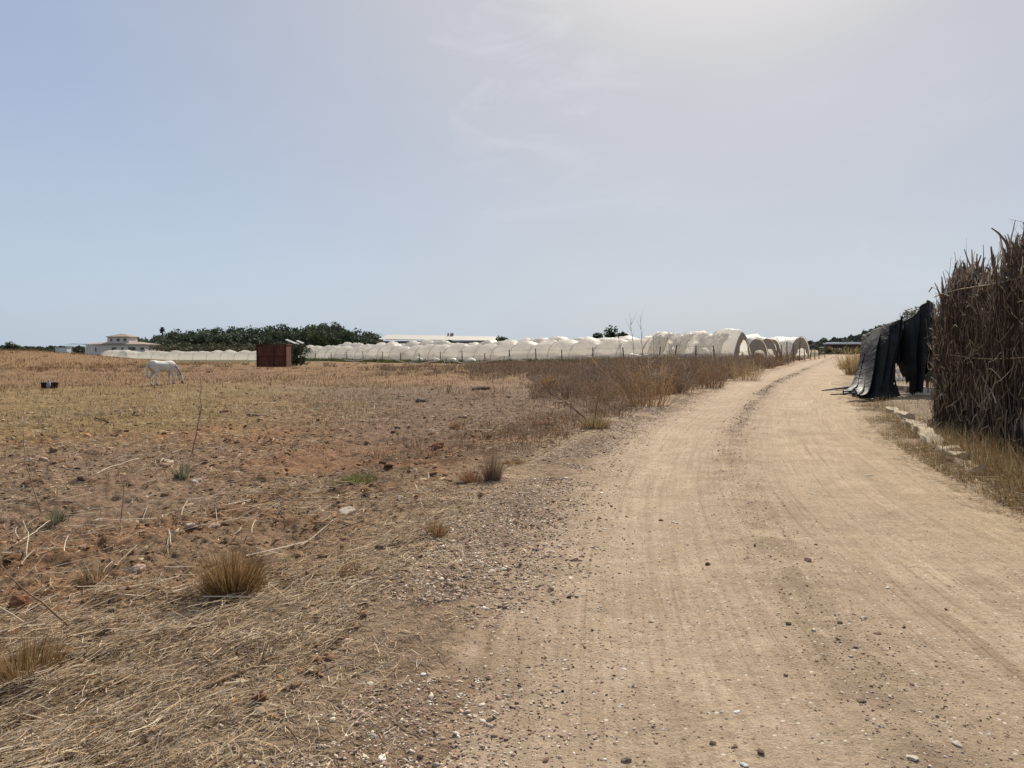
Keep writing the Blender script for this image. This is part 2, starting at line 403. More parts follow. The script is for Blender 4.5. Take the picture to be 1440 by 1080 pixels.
# grains of dark and pale grit
vo = nt.nodes.new('ShaderNodeTexVoronoi'); vo.inputs['Scale'].default_value = 30; nt.links.new(pos, vo.inputs['Vector'])
gate = nt.nodes.new('ShaderNodeMath'); gate.operation = 'LESS_THAN'; nt.links.new(vo.outputs['Distance'], gate.inputs[0]); gate.inputs[1].default_value = .26
sp = nt.nodes.new('ShaderNodeSeparateColor'); nt.links.new(vo.outputs['Color'], sp.inputs[0])
some = nt.nodes.new('ShaderNodeMath'); some.operation = 'GREATER_THAN'; nt.links.new(sp.outputs[0], some.inputs[0]); some.inputs[1].default_value = .55
gm = nt.nodes.new('ShaderNodeMath'); gm.operation = 'MULTIPLY'; nt.links.new(gate.outputs[0], gm.inputs[0]); nt.links.new(some.outputs[0], gm.inputs[1])
grit = ramp(nt, sp.outputs[1], [(.3, (.16, .11, .08)), (.65, (.36, .28, .21)), (.9, (.6, .54, .46))])
c2 = mul(nt, c, grit, .5, 'MIX'); nt.links.new(gm.outputs[0], c2.node.inputs[0])
nt.links.new(c2, b.inputs['Base Color']); b.inputs['Roughness'].default_value = .95; b.inputs['Specular IOR Level'].default_value = .06
add = nt.nodes.new('ShaderNodeMath'); add.operation = 'ADD'; nt.links.new(noise(nt, pos, 45, 8, .7), add.inputs[0])
ms = nt.nodes.new('ShaderNodeMath'); ms.operation = 'MULTIPLY'; nt.links.new(streak, ms.inputs[0]); ms.inputs[1].default_value = .7; nt.links.new(ms.outputs[0], add.inputs[1])
bump(nt, b, add.outputs[0], .9, .02)
rd = mesh_np('dirt_road', np.stack([rx, ry, rz], 1), fr, m, col=rc, smooth=True, uv=ruv); tag(rd, kind='structure')
# ================================================================== stones and gravel
STONE_MAT = tint_mat('stone', .95, 0, .3, 30, .04, .01, 60)
_t = (1 + 5**.5) / 2
ICO_V = np.array([(-1, _t, 0), (1, _t, 0), (-1, -_t, 0), (1, -_t, 0), (0, -1, _t), (0, 1, _t), (0, -1, -_t), (0, 1, -_t), (_t, 0, -1), (_t, 0, 1), (-_t, 0, -1), (-_t, 0, 1)]) / 1.902
ICO_F = np.array([(0, 11, 5), (0, 5, 1), (0, 1, 7), (0, 7, 10), (0, 10, 11), (1, 5, 9), (5, 11, 4), (11, 10, 2), (10, 7, 6), (7, 1, 8), (3, 9, 4), (3, 4, 2), (3, 2, 6), (3, 6, 8), (3, 8, 9), (4, 9, 5), (2, 4, 11), (6, 2, 10), (8, 6, 7), (9, 8, 1)])
def stone_cloud(x, y, size, col, flat=(.25, .6), sink=.38):
    n = len(x); z = surf(x, y)
    v = np.repeat(ICO_V[None], n, 0) * (1 + rng.normal(0, .2, (n, 12, 1)))
    sx = size[:, None] * rng.uniform(.75, 1.5, (n, 1)); sy = size[:, None] * rng.uniform(.6, 1.05, (n, 1)); sz = size[:, None] * rng.uniform(*flat, (n, 1))
    v = v * np.stack([sx, sy, sz], -1) * .5
    tl = rng.normal(0, .3, n); v[..., 2] += np.tan(np.clip(tl, -.7, .7))[:, None] * v[..., 0]
    az = rng.uniform(0, 6.283, n); ca, sa = np.cos(az)[:, None], np.sin(az)[:, None]
    px = v[..., 0] * ca - v[..., 1] * sa; py = v[..., 0] * sa + v[..., 1] * ca
    vv = np.stack([px + x[:, None], py + y[:, None], v[..., 2] + (z + sz[:, 0] * (.5 - sink))[:, None]], -1).reshape(-1, 3)
    f = (ICO_F[None] + (np.arange(n) * 12)[:, None, None]).reshape(-1, 3)
    return vv, f, np.repeat(col[:, None, :], 12, 1).reshape(-1, 3)
def along_road(n, y0, y1, um, us, p=1.6):
    """random points by distance along the road (denser near the camera) and offset from its centre line"""
    y = y0 * (y1 / y0) ** rng.uniform(0, 1, n)
    u = um + us * rng.normal(0, 1, n)
    s = road_cx(y + .5) - road_cx(y - .5); q = np.sqrt(1 + s * s)
    return road_cx(y) + u / q, y - u * s / q
GREY = [(.36, .265, .19), (.28, .185, .135), (.43, .34, .255), (.24, .15, .11), (.54, .46, .365), (.33, .23, .165), (.38, .26, .19), (.47, .38, .29), (.62, .54, .44), (.56, .47, .37), (.22, .145, .11)]
TAN = [(.36, .27, .19), (.28, .19, .12), (.42, .33, .24), (.22, .13, .08), (.5, .43, .35)]
DARK = [(.13, .085, .06), (.17, .11, .075), (.22, .145, .095), (.33, .24, .17), (.4, .32, .25)]
prt = []
x, y = along_road(26000, 2.2, 24, -HALF - .15, .36); k = fbm(x * .9, y * .9, 301) > .36; x, y = x[k], y[k]
prt.append(stone_cloud(x, y, np.clip(rng.lognormal(-4.5, .45, len(x)), .004, .035), pick(GREY, len(x), .25)))
x, y = along_road(9000, 2.2, 26, -HALF + .5, .45)
prt.append(stone_cloud(x, y, np.clip(rng.lognormal(-4.75, .4, len(x)), .004, .028), pick(GREY + TAN, len(x), .2)))
x, y = along_road(6500, 2.2, 30, -.25, .26); k = fbm(x * 1.3, y * .6, 305) > .42; x, y = x[k], y[k]
prt.append(stone_cloud(x, y, np.clip(rng.lognormal(-4.85, .45, len(x)), .004, .03), pick(GREY + DARK, len(x), .2)))
x, y = along_road(4000, 2.2, 40, 0, 1.5)
prt.append(stone_cloud(x, y, np.clip(rng.lognormal(-5.1, .5, len(x)), .003, .028), pick(TAN + DARK, len(x), .2)))
x, y = along_road(15000, 4.5, 30, -HALF - .2, .42); k = fbm(x * .9, y * .9, 301) > .38; x, y = x[k], y[k]
prt.append(stone_cloud(x, y, np.clip(rng.lognormal(-4.05, .45, len(x)), .008, .06), pick(GREY, len(x), .25)))
x, y = along_road(5200, 3.5, 60, -.3, .16); k = (fbm(x * .8, y * .5, 307) > .40) & (rng.uniform(0, 1, len(x)) < .4 + .6 * sst(y, 10, 20)); x, y = x[k], y[k]
prt.append(stone_cloud(x, y, np.clip(rng.lognormal(-4.0, .45, len(x)) * np.clip(y / 18, .45, 1.6), .006, .08), pick(DARK + TAN, len(x), .2)))
gv = join(prt)
o = mesh_np('gravel', gv[0], gv[1], STONE_MAT, col=gv[2]); tag(o, 'loose purple brown and pale gravel spread along the left edge and middle of the dirt road', 'gravel', kind='stuff')
# clods and small stones in the field
n = 26000; r = 3 * (38 / 3.) ** rng.uniform(0, 1, n); a = np.radians(rng.uniform(-42, 20, n)); x = r * np.sin(a); y = r * np.cos(a)
k = (-road_u(x, y) - HALF) > .6; x, y = x[k], y[k]; k = fbm(x * .7, y * .7, 311) > .36; x, y = x[k], y[k]
cl_ = stone_cloud(x, y, np.clip(rng.lognormal(-3.75, .6, len(x)) * np.clip(np.hypot(x, y) / 9, .8, 1.6), .008, .15), pick([(.22, .12, .062), (.27, .15, .078), (.17, .095, .055), (.31, .21, .13), (.20, .11, .06), (.40, .30, .20), (.25, .155, .09)], len(x), .2))
o = mesh_np('earth_clods', cl_[0], cl_[1], STONE_MAT, col=cl_[2]); tag(o, 'crumbled red brown earth clods and chips scattered over the dry field', 'clods', kind='stuff')

# individual stones: (pixel, width m, kind, colour, label)
WHITE, PALE, PINK, BRN, DK, RED = (.68, .66, .60), (.50, .43, .34), (.44, .32, .25), (.27, .18, .115), (.13, .09, .062), (.25, .12, .068)
def rock_mesh(sx, sy, sz, col, seed, block=False, edge=.12):
    bm = bmesh.new()
    if block:
        bmesh.ops.create_cube(bm, size=1); bmesh.ops.bevel(bm, geom=bm.edges[:], offset=.09, segments=1, affect='EDGES')
        bmesh.ops.subdivide_edges(bm, edges=bm.edges[:], cuts=1, use_grid_fill=True); am = .03
    else:
        bmesh.ops.create_icosphere(bm, subdivisions=3, radius=.5); am = .17
    rs = random.Random(seed); offs = [Vector((rs.uniform(-9, 9), rs.uniform(-9, 9), rs.uniform(-9, 9))) for _ in range(3)]
    pl = [Vector((rs.gauss(0, 1), rs.gauss(0, 1), rs.gauss(0, 1))).normalized() for _ in range(7)]
    from mathutils import noise as mn
    for v in bm.verts:
        p = v.co.copy()
        if not block:
            for q in pl:                                   # cut facets
                e = p.dot(q) - .33
                if e > 0: p -= q * e * .85
        p += p.normalized() * (mn.noise(p * 2.2 + offs[0]) * am + mn.noise(p * 6 + offs[1]) * am * .4)
        v.co = Vector((p.x * sx, p.y * sy, p.z * sz))
    me = bpy.data.meshes.new('rock'); bm.to_mesh(me); bm.free()
    ca = me.color_attributes.new('tint', 'FLOAT_COLOR', 'POINT'); ca.data.foreach_set('color', np.tile(np.array([*col, 1], np.float32), len(me.vertices)))
    me.materials.append(STONE_MAT); return me
def rock(px, py, w_, col, label, asp=.7, hgt=.5, block=False, rz=None, name='stone', cat='stone', sink=.22, tilt=0, group=None):
    if group == RS: w_ *= .72; hgt *= .75; sink = .32
    if group == SF: w_ *= .85; sink = .32; col = tuple(c_ * k_ for c_, k_ in zip(col, (.86, .84, .80)))
    x, y, z = P(px, py); rs = random.Random(int(px * 31 + py))
    o = bpy.data.objects.new(name, rock_mesh(w_, w_ * asp, w_ * hgt, col, int(px * 7 + py), block)); C.objects.link(o)
    o.location = (x, y, z + w_ * hgt * (.5 - sink)); o.rotation_euler = (tilt, rs.uniform(-.15, .15), rs.uniform(0, 6) if rz is None else rz)
    tag(o, label, cat, group); return o
SF = 'loose stones in the near field'
RS = 'stones lying on the dirt road'
rock(488, 720, .17, PALE, 'pale grey flat building block lying tilted on the red soil', .62, .32, True, .9, 'stone_block', 'block', .15, .35)
rock(193, 806, .19, PINK, 'rounded pinkish stone between the small straw tuft and the big golden tuft', .7, .6, group=SF)
rock(251, 846, .21, BRN, 'brown stone at the left foot of the big golden grass tuft', .7, .6, group=SF)
rock(28, 860, .20, RED, 'angular red brown stone at the left edge above the straw tuft', .8, .65, group=SF)
rock(126, 754, .17, PINK, 'pinkish angular stone among the long pale canes', .7, .6, group=SF)
rock(186, 734, .20, PALE, 'pale jagged stone at the end of a long cane', .7, .4, group=SF)
rock(203, 742, .15, DK, 'dark brown upright stone right of the pale jagged stone', .8, .9, group=SF)
rock(198, 753, .16, BRN, 'low brown stone just below the dark upright stone', .6, .4, group=SF)
rock(278, 677, .22, PALE, 'pale stone beside the stubby green plant', .8, .6, group=SF)
rock(325, 678, .22, BRN, 'dark round stone right of the stubby green plant', .8, .55, group=SF)
rock(267, 706, .26, PINK, 'flat slab like stone below the stubby green plant', .5, .25, group=SF)
rock(235, 648, .42, PALE, 'large flat pale stone plate on the litter in the middle of the field', .6, .14, group=SF)
rock(143, 735, .16, PALE, 'small flat pale stone among canes near the stubby plant on the left', .7, .4, group=SF)
rock(300, 746, .17, PINK, 'pale stone on bare red earth above the big golden tuft', .8, .55, group=SF)
rock(268, 748, .12, PALE, 'little white stone on bare red earth above the big golden tuft', .8, .6, group=SF)
rock(76, 638, .24, BRN, 'dark brown lump by the long cane at the left', .8, .7, group=SF)
rock(42, 650, .16, PALE, 'small grey stone on the grey litter at the left edge', .8, .7, group=SF)
rock(61, 649, .20, PINK, 'pinkish stone on the grey litter at the left edge', .8, .6, group=SF)
rock(318, 582, .48, RED, 'reddish broken rock on grey litter beyond the flat plate', .7, .45, group=SF)
o = rock(364, 586, .62, (.16, .10, .07), 'dark brown old brick slab lying in the middle of the field', .42, .2, True, .05, 'brick_slab', 'brick', .2)
rock(538, 656, .19, DK, 'small dark stone right of the low green weed', .8, .6, group=SF)
rock(584, 665, .17, PALE, 'pale egg shaped stone right of the low green weed', .6, .55, group=SF)
rock(563, 703, .19, PALE, 'flat whitish stone in front of the dark sticks', .45, .3, group=SF)
rock(617, 631, .30, RED, 'reddish rock left of the grey reddish tufts', .7, .5, group=SF)
rock(595, 566, .62, (.2, .16, .13), 'grey boulder next to the pale fallen stick in the middle of the field', .8, .55, group=SF)
rock(677, 549, .95, (.13, .085, .06), 'low dark earth covered rock in the far middle of the field', .7, .32, group=SF)
rock(510, 595, .30, PINK, 'pinkish stone on grey litter in the middle of the field', .7, .5, group=SF)
rock(558, 603, .26, DK, 'dark stone on grey litter left of the reddish clump', .8, .5, group=SF)
rock(607, 612, .24, RED, 'small red brown stone below the reddish clump', .8, .5, group=SF)
rock(478, 713, .07, DK, 'tiny dark stone touching the pale building block', .8, .7, group=SF)
rock(654, 588, .25, PALE, 'small pale stone behind the reddish clump', .7, .5, group=SF)
rock(115, 678, .34, (.12, .06, .045), 'dark reddish flat piece of broken tile near the stubby plant', .35, .2, group=SF)
rock(48, 683, .5, (.15, .09, .055), 'dark lumpy heap of turned earth at the left edge', .55, .35, group=SF, name='earth_heap', cat='heap')
rock(195, 586, .8, (.12, .09, .05), 'dark flattened clump of earth in the yellow green grass', .45, .16, group=SF, name='earth_heap', cat='heap')
rock(100, 985, .045, WHITE, 'white pebble in the straw at lower left, the left one of two', .8, .6, group=SF)
rock(115, 983, .04, WHITE, 'white pebble in the straw at lower left, the right one of two', .8, .6, group=SF)
rock(610, 1054, .05, PINK, 'pinkish stone in the gravel edge at the bottom of the view', .8, .5, group=RS)
rock(524, 1038, .05, (.3, .28, .26), 'grey stone in the gravel edge near the bottom left', .8, .7, group=RS)
rock(537, 1070, .07, WHITE, 'whitish block shaped stone in the gravel at the very bottom', .7, .5, group=RS)
rock(595, 948, .05, WHITE, 'white stone in the middle of the gravel edge', .8, .5, group=RS)
rock(604, 957, .07, PINK, 'flat tan stone below the white stone in the gravel edge', .6, .3, group=RS)
rock(520, 961, .06, PALE, 'pale flat stone left of the gravel edge', .6, .4, group=RS)
rock(668, 1002, .05, PALE, 'pale flat stone between gravel edge and left wheel track', .6, .35, group=RS)
rock(878, 938, .045, WHITE, 'white flat chip on the left wheel track', .5, .3, group=RS)
rock(875, 951, .04, PALE, 'pale chip just below the white chip on the left wheel track', .5, .3, group=RS)
rock(881, 1064, .07, (.2, .15, .11), 'dark brown lump on the left wheel track near the bottom of the view', .8, .7, group=RS)
rock(837, 1033, .035, PALE, 'pale pebble left of the dark lump on the left wheel track', .7, .6, group=RS)
rock(1036, 1002, .046, (.75, .75, .77), 'bright white shell like chip near the middle of the road', .55, .4, group=RS)
rock(1016, 1001, .04, PALE, 'cream chip left of the bright white chip on the road', .7, .5, group=RS)
rock(1248, 826, .075, WHITE, 'elongated pale stone on the right wheel track', .45, .35, group=RS)
rock(1210, 993, .07, (.17, .12, .085), 'dark flat clod on the middle ridge of the road', .7, .4, group=RS)
rock(1282, 1077, .09, PALE, 'pale flat stone at the bottom edge right of the middle of the road', .6, .3, group=RS)
rock(1070, 1060, .055, DK, 'dark stone on the road near the bottom of the view', .8, .6, group=RS)
rock(1034, 1052, .055, (.2, .12, .08), 'flat red brown stone left of the dark stone at the bottom of the road', .4, .3, group=RS)
rock(1003, 1043, .045, BRN, 'brown pebble beside flat red brown stone on the road', .8, .7, group=RS)
rock(1048, 1076, .055, WHITE, 'whitish stone at the bottom edge of the road', .7, .4, group=RS)
rock(1223, 669, .17, PALE, 'pale flat stone on the right side of the road before the grassy verge', .5, .25, group=RS)
rock(1145, 693, .14, PALE, 'pale flat stone between the middle ridge and the right wheel track', .6, .2, group=RS)
rock(930, 732, .10, DK, 'dark flat stone on the left wheel track in the mid distance', .7, .4, group=RS)
rock(948, 736, .14, PALE, 'long pale stone right of the dark flat stone on the left wheel track', .4, .2, group=RS)
rock(1235, 571, .12, DK, 'dark stone on the road edge below the black plastic sheeting', .8, .7, group=RS)
rock(996, 794, .07, DK, 'small dark clod on the road left of the middle ridge', .8, .7, group=RS)
rock(1137, 793, .11, (.17, .115, .08), 'dark brown clod on the middle ridge of the road', .7, .5, group=RS)
rock(1109, 880, .05, DK, 'small dark stone on the road below the dark brown clod', .8, .7, group=RS)
rock(1181, 880, .06, DK, 'dark stone beside the middle ridge where the road widens', .8, .6, group=RS)
rock(1233, 895, .07, BRN, 'brown flat stone on the right half of the road', .7, .4, group=RS)
rock(1345, 1056, .07, PALE, 'pale stone at lower right between middle ridge and right track', .8, .5, group=RS)

# ================================================================== straw, litter and stubble
STRAW_MAT = tint_mat('straw', .85, .2, .2, 15, .04)
PALESTRAW = [(.54, .42, .285), (.43, .32, .20), (.63, .52, .375), (.33, .235, .14), (.31, .245, .18), (.21, .14, .085), (.48, .345, .20), (.17, .12, .08), (.40, .33, .26)]
def lying(x, y, ln, wd, az, col, lift=.02, k=4, bend=.25):
    n = len(x); t = np.linspace(-.5, .5, k)[None, :]
    b = rng.normal(0, bend, (n, 1)) * ln[:, None] * (t * 2)**2 * .5
    dx = np.cos(az)[:, None] * t * ln[:, None] - np.sin(az)[:, None] * b
    dy = np.sin(az)[:, None] * t * ln[:, None] + np.cos(az)[:, None] * b
    X = x[:, None] + dx; Y = y[:, None] + dy
    Z = macro(X, Y) + (surf(x, y) - macro(x, y))[:, None] + rng.uniform(.003, lift, (n, 1)) + t * ln[:, None] * rng.normal(0, .16, (n, 1))
    Z = np.maximum(Z, surf(X, Y) + .002)
    side = np.stack([-np.sin(az), np.cos(az), rng.normal(0, .5, n)], -1)
    return strips(np.stack([X, Y, Z], -1), np.repeat(wd[:, None], k, 1), side, col)
def field_pts(n, r0, r1, a0, a1, tmin=.5):
    r = r0 * (r1 / r0) ** rng.uniform(0, 1, n); a = np.radians(rng.uniform(a0, a1, n))
    x = r * np.sin(a); y = r * np.cos(a); k = (-road_u(x, y) - HALF) > tmin
    return x[k], y[k]
prt = []
x, y = field_pts(60000, 2.5, 9, -44, 4, .65); k = rng.uniform(0, 1, len(x)) < sst(fbm(x * .8, y * .8, 401) + .16 * (1 - sst(np.hypot(x, y), 4, 8)) + .10 * sst(-x / y, .2, .5), .47, .64); x, y = x[k], y[k]
prt.append(lying(x, y, np.clip(rng.lognormal(-2.65, .65, len(x)), .02, .45), rng.uniform(.0018, .0042, len(x)), np.where(rng.uniform(0, 1, len(x)) < .3, rng.uniform(0, 3.14, len(x)), rng.normal(.95, .4, len(x))), pick(PALESTRAW, len(x), .25), .07, 4, .12))
x, y = field_pts(36000, 8, 30, -40, 12, .8); k = rng.uniform(0, 1, len(x)) < sst(fbm(x * .4, y * .4, 405), .36, .6); x, y = x[k], y[k]
r = np.hypot(x, y)
prt.append(lying(x, y, np.clip(rng.lognormal(-2.1, .45, len(x)), .03, .4), rng.uniform(.004, .008, len(x)) * np.clip(r / 12, 1, 1.8), rng.normal(.4, .9, len(x)), pick(PALESTRAW, len(x)), .06))
# long bleached canes at the left
x, y = field_pts(330, 5, 15, -40, -17, 1); 
prt.append(lying(x, y, rng.uniform(.15, .6, len(x)), rng.uniform(.005, .0095, len(x)), rng.normal(.7, .8, len(x)), pick([(.50, .41, .30), (.56, .48, .38), (.42, .33, .22)], len(x), .15), .08, 5, .10))
x, y = along_road(16000, 2.3, 18, -HALF - .85, .5); k = -road_u(x, y) > HALF; x, y = x[k], y[k]
prt.append(lying(x, y, rng.lognormal(-2.7, .5, len(x)), rng.uniform(.002, .004, len(x)), rng.uniform(0, 3.14, len(x)), pick(PALESTRAW, len(x)), .015))
st = join(prt)
o = mesh_np('straw_litter', st[0], st[1], STRAW_MAT, col=st[2]); tag(o, 'bleached straw and broken canes strewn over the near left field', 'straw', kind='stuff')

GRASS_MAT = tint_mat('dry_grass', .85, .25, .25, 9, .04)
prt = []
# stubble: short upright blades over the field
def stub(n, r0, r1, a0, a1, h, wd, cols, seed, lo=.4, hi=.6, lean=.45, tmin=.8):
    x, y = field_pts(n, r0, r1, a0, a1, tmin); k = rng.uniform(0, 1, len(x)) < sst(fbm(x * .5, y * .5, seed), lo, hi) * sst(np.hypot(x, y), r0 * .98, r0 * 1.5); x, y = x[k], y[k]
    b = np.stack([x, y, surf(x, y) - .01], -1); q = len(x)
    return blades(b, rng.lognormal(math.log(h), .4, q), np.full(q, wd) * rng.uniform(.7, 1.4, q), np.abs(rng.normal(0, lean, q)), rng.uniform(0, 6.283, q), pick(cols, q), .4, 3)
YG = [(.215, .165, .078), (.26, .20, .105), (.155, .13, .058), (.28, .215, .13), (.12, .095, .05), (.19, .125, .07)]
BRW = [(.26, .175, .10), (.33, .235, .14), (.21, .14, .08), (.37, .275, .17), (.16, .105, .065), (.12, .08, .05)]
prt.append(stub(12000, 2.4, 9, -42, 0, .06, .004, PALESTRAW, 411))
prt.append(stub(14000, 8, 20, -40, 8, .08, .007, PALESTRAW[:5] + BRW, 413))
prt.append(stub(22000, 17, 46, -38, -8, .09, .014, YG + PALESTRAW[:3], 415, .3, .5))
prt.append(stub(18000, 18, 50, -15, 14, .10, .014, [(.185, .135, .10), (.24, .18, .13), (.145, .10, .075), (.32, .25, .18), (.10, .07, .05)], 417, .3, .6))
prt.append(stub(30000, 34, 120, -38, 8, .15, .03, BRW + [(.33, .21, .09)], 419, .3, .5))
# tall dry grass on the rise at the far left
n = 13000; x = rng.uniform(-125, -50, n); y = rng.uniform(85, 150, n)
prt.append(blades(np.stack([x, y, ground_z(x, y) - .03], -1), rng.uniform(.15, .6, n) * (.3 + 1.1 * fbm(x * .08, y * .08, 441)), rng.uniform(.04, .08, n), np.abs(rng.normal(0, .3, n)), rng.uniform(0, 6.28, n), pick([(.30, .19, .10), (.25, .155, .08), (.36, .25, .14), (.20, .12, .065)], n), .4, 3))
st = join(prt)
o = mesh_np('dry_stubble', st[0], st[1], GRASS_MAT, col=st[2]); tag(o, 'thin yellow brown stubble grass over the whole field', 'grass', kind='stuff')

# ------------------------------------------------------------------ single tufts
def tuft(px, py, rad, h, n, cols, label, name='grass_tuft', cat='grass tuft', lean=.55, wd=.0045, group='grass tufts in the field', xy=None):
    x, y, z = P(px, py) if xy is None else (*xy, float(surf(*xy)))
    r = rad * np.sqrt(rng.uniform(0, 1, n)); a = rng.uniform(0, 6.283, n)
    bx, by = r * np.cos(a) * .6, r * np.sin(a) * .6
    b = np.stack([bx, by, ground_z(x + bx, y + by) - z - .02], -1)
    hh = h * rng.uniform(.45, 1.0, n) * (1 - .25 * (r / rad)**2)
    v, f, c = blades(b, hh, np.full(n, wd) * rng.uniform(.7, 1.3, n), np.clip(r / rad * lean + rng.normal(0, .16, n), -.3, 1.3), a, pick(cols, n, .2), .6, 5)
    prt = [(v, f, c)]
    m_ = max(20, n // 8); az = rng.uniform(0, 6.28, m_)                                # broken blades round the foot
    X = rng.normal(0, rad * .42, m_); Y = rng.normal(0, rad * .42, m_)
    pth = np.stack([np.stack([X, Y, surf(x + X, y + Y) - z + .01], -1), np.stack([X + np.cos(az) * h * .4, Y + np.sin(az) * h * .4, surf(x + X + np.cos(az) * h * .4, y + Y + np.sin(az) * h * .4) - z + .015], -1)], 1)
    prt.append(strips(pth, np.full((m_, 2), wd), np.stack([-np.sin(az), np.cos(az), np.zeros(m_)], -1), pick(cols, m_)))
    v, f, c = join(prt)
    o = mesh_np(name, v, f, GRASS_MAT, col=c, loc=(x, y, z)); tag(o, label, cat, group); return o
GOLD = [(.29, .175, .075), (.36, .23, .105), (.21, .12, .05), (.42, .29, .15), (.15, .09, .04)]
RUST = [(.28, .15, .08), (.34, .20, .11), (.21, .12, .07)]
GRN = [(.13, .16, .05), (.18, .19, .07), (.24, .22, .09), (.10, .12, .04)]
tuft(328, 838, .25, .43, 1900, GOLD, 'large dense golden brown grass tuft in the near field', lean=.5)
tuft(135, 822, .20, .20, 300, GOLD + PALESTRAW, 'small sparse straw yellow tuft left of the big golden tuft', lean=.8)
tuft(38, 958, .23, .28, 650, GOLD, 'straw coloured tuft at the left edge of the view', lean=.55)
tuft(305, 912, .13, .10, 220, RUST + PALESTRAW[:2], 'low pinkish straw tuft below the big golden tuft', lean=.9)
tuft(613, 754, .12, .20, 300, GOLD + RUST, 'small dark brown tuft beside the long fallen stick', lean=.6)
tuft(693, 676, .16, .46, 480, [(.24, .17, .11), (.30, .21, .14), (.19, .13, .085)], 'upright grey brown tuft at the edge of the road verge', lean=.35)
tuft(662, 678, .2, .26, 380, RUST, 'reddish rounded tuft just left of the upright grey brown tuft', lean=.8)
tuft(492, 810, .15, .14, 220, RUST + GOLD, 'low reddish tuft on the straw between the big tuft and the road', lean=.9)
tuft(500, 678, .42, .17, 900, GRN + [(.33, .28, .12)], 'low spreading green weed on the red soil', 'green_weed', 'weed', .95, .007, 'green weeds in the field')
tuft(410, 786, .14, .10, 180, GRN, 'small green weed right of the big golden tuft', 'green_weed', 'weed', .9, .006, 'green weeds in the field')
tuft(572, 660, .14, .12, 150, GRN, 'little green weed beside the pale egg shaped stone', 'green_weed', 'weed', .9, .006, 'green weeds in the field')
tuft(78, 738, .13, .22, 90, [(.17, .18, .10), (.24, .23, .14), (.3, .27, .19)], 'stubby grey green plant among the canes at the left', 'stubby_plant', 'plant', .5, .012, 'stubby green plants in the field')
tuft(257, 672, .17, .28, 110, [(.17, .18, .10), (.24, .23, .14), (.42, .38, .3)], 'stubby grey green plant behind the pale stone', 'stubby_plant', 'plant', .5, .014, 'stubby green plants in the field')
tuft(642, 604, .26, .22, 300, RUST, 'small reddish clump on the grey litter', lean=.9, wd=.008)
tuft(775, 548, .55, .85, 420, [(.33, .19, .08), (.27, .15, .07), (.38, .24, .12)], 'orange brown upright weed standing alone before the brush', 'dry_weed', 'weed', .5, .016, 'dry weeds near the brush')
tuft(838, 602, .42, .42, 420, [(.38, .29, .15), (.28, .21, .11), (.22, .15, .08)], 'yellowish straggly tuft on the road edge under dark bare sticks', lean=.75, wd=.009)
tuft(722, 652, .25, .16, 260, RUST + GOLD, 'rust coloured low tuft behind the upright grey brown tuft', lean=.9, wd=.006)
tuft(850, 565, .5, .5, 260, BRW, 'grey brown rounded weed left of the tall orange brown bush', 'dry_weed', 'weed', .7, .014, 'dry weeds near the brush')
tuft(760, 600, .3, .25, 220, RUST, 'dark rust tuft on the verge before the straggly tuft', lean=.9, wd=.008)

# ------------------------------------------------------------------ sticks and stalks
WOOD = tint_mat('dead_wood', .85, 0, .3, 40)
def stick(pts, r0, col, label, name='fallen_stick', cat='stick', twigs=0, group=None, r1=None):
    pts = [Vector(p) for p in pts]; o0 = pts[0].copy()
    mb = MB(); n = 9; P_ = []
    for i in range(n):
        t = i / (n - 1) * (len(pts) - 1); a = int(min(t, len(pts) - 2)); p = pts[a].lerp(pts[a + 1], t - a)
        p = p - o0 + Vector((random.gauss(0, r0 * .5), random.gauss(0, r0 * .5), random.gauss(0, r0 * .3))); P_.append(p)
    mb.tube(P_, [r0 + ((r1 if r1 is not None else r0 * .45) - r0) * i / (n - 1) for i in range(n)], 6)
    ln = (pts[-1] - pts[0]).length
    for _ in range(twigs):
        q = P_[random.randint(2, n - 2)]; d = (P_[-1] - P_[0]).normalized() + Vector((random.gauss(0, .5), random.gauss(0, .5), abs(random.gauss(.2, .4))))
        d.normalize(); l = ln * random.uniform(.1, .3)
        mb.tube([q, q + d * l * .5 + Vector((0, 0, .01)), q + d * l], [r0 * .5, r0 * .35, r0 * .2], 4)
    o = mb.build(name, WOOD, loc=o0, smooth=True)
    ca = o.data.color_attributes.new('tint', 'FLOAT_COLOR', 'POINT'); ca.data.foreach_set('color', np.tile(np.array([*col, 1], np.float32), len(o.data.vertices)))
    return tag(o, label, cat, group)
def G(px, py, up=.015):
    x, y, z = P(px, py); return (x, y, z + up)
stick([G(528, 776), G(565, 768), G(602, 757)], .017, (.17, .11, .07), 'long dark stick lying from the small dark brown tuft towards the straw', twigs=3)
stick([G(265, 975), G(330, 955), G(382, 936, .03)], .013, (.3, .2, .12), 'brown branch lying in the straw below the pinkish straw tuft', twigs=4)
stick([G(420, 772), G(440, 760, .04), G(468, 744, .06)], .009, (.42, .33, .22), 'pale forked stick right of the big golden tuft', twigs=2)
stick([G(558, 559), G(590, 557)], .035, (.52, .44, .28), 'pale straight pole lying left of the grey boulder')
stick([G(118, 675), G(160, 662, .06), G(196, 652, .1)], .012, (.48, .40, .29), 'long bleached cane pointing at the flat pale stone plate')
stick([G(240, 775, .02), G(238, 755, .05), G(236, 785, .02)], .007, (.42, .33, .23), 'short bleached cane left of the big golden tuft')
stick([G(49, 893, .0), (G(58, 830)[0], G(49, 893)[1] + .06, .26)], .006, (.5, .4, .28), 'thin pale stalk sticking up out of the straw at the left', 'dry_stalk', 'stalk')
stick([G(102, 895, 0), (G(100, 850)[0], G(102, 895)[1] + .03, .27)], .008, (.22, .14, .08), 'thin dark stalk sticking up out of the straw at the left', 'dry_stalk', 'stalk')
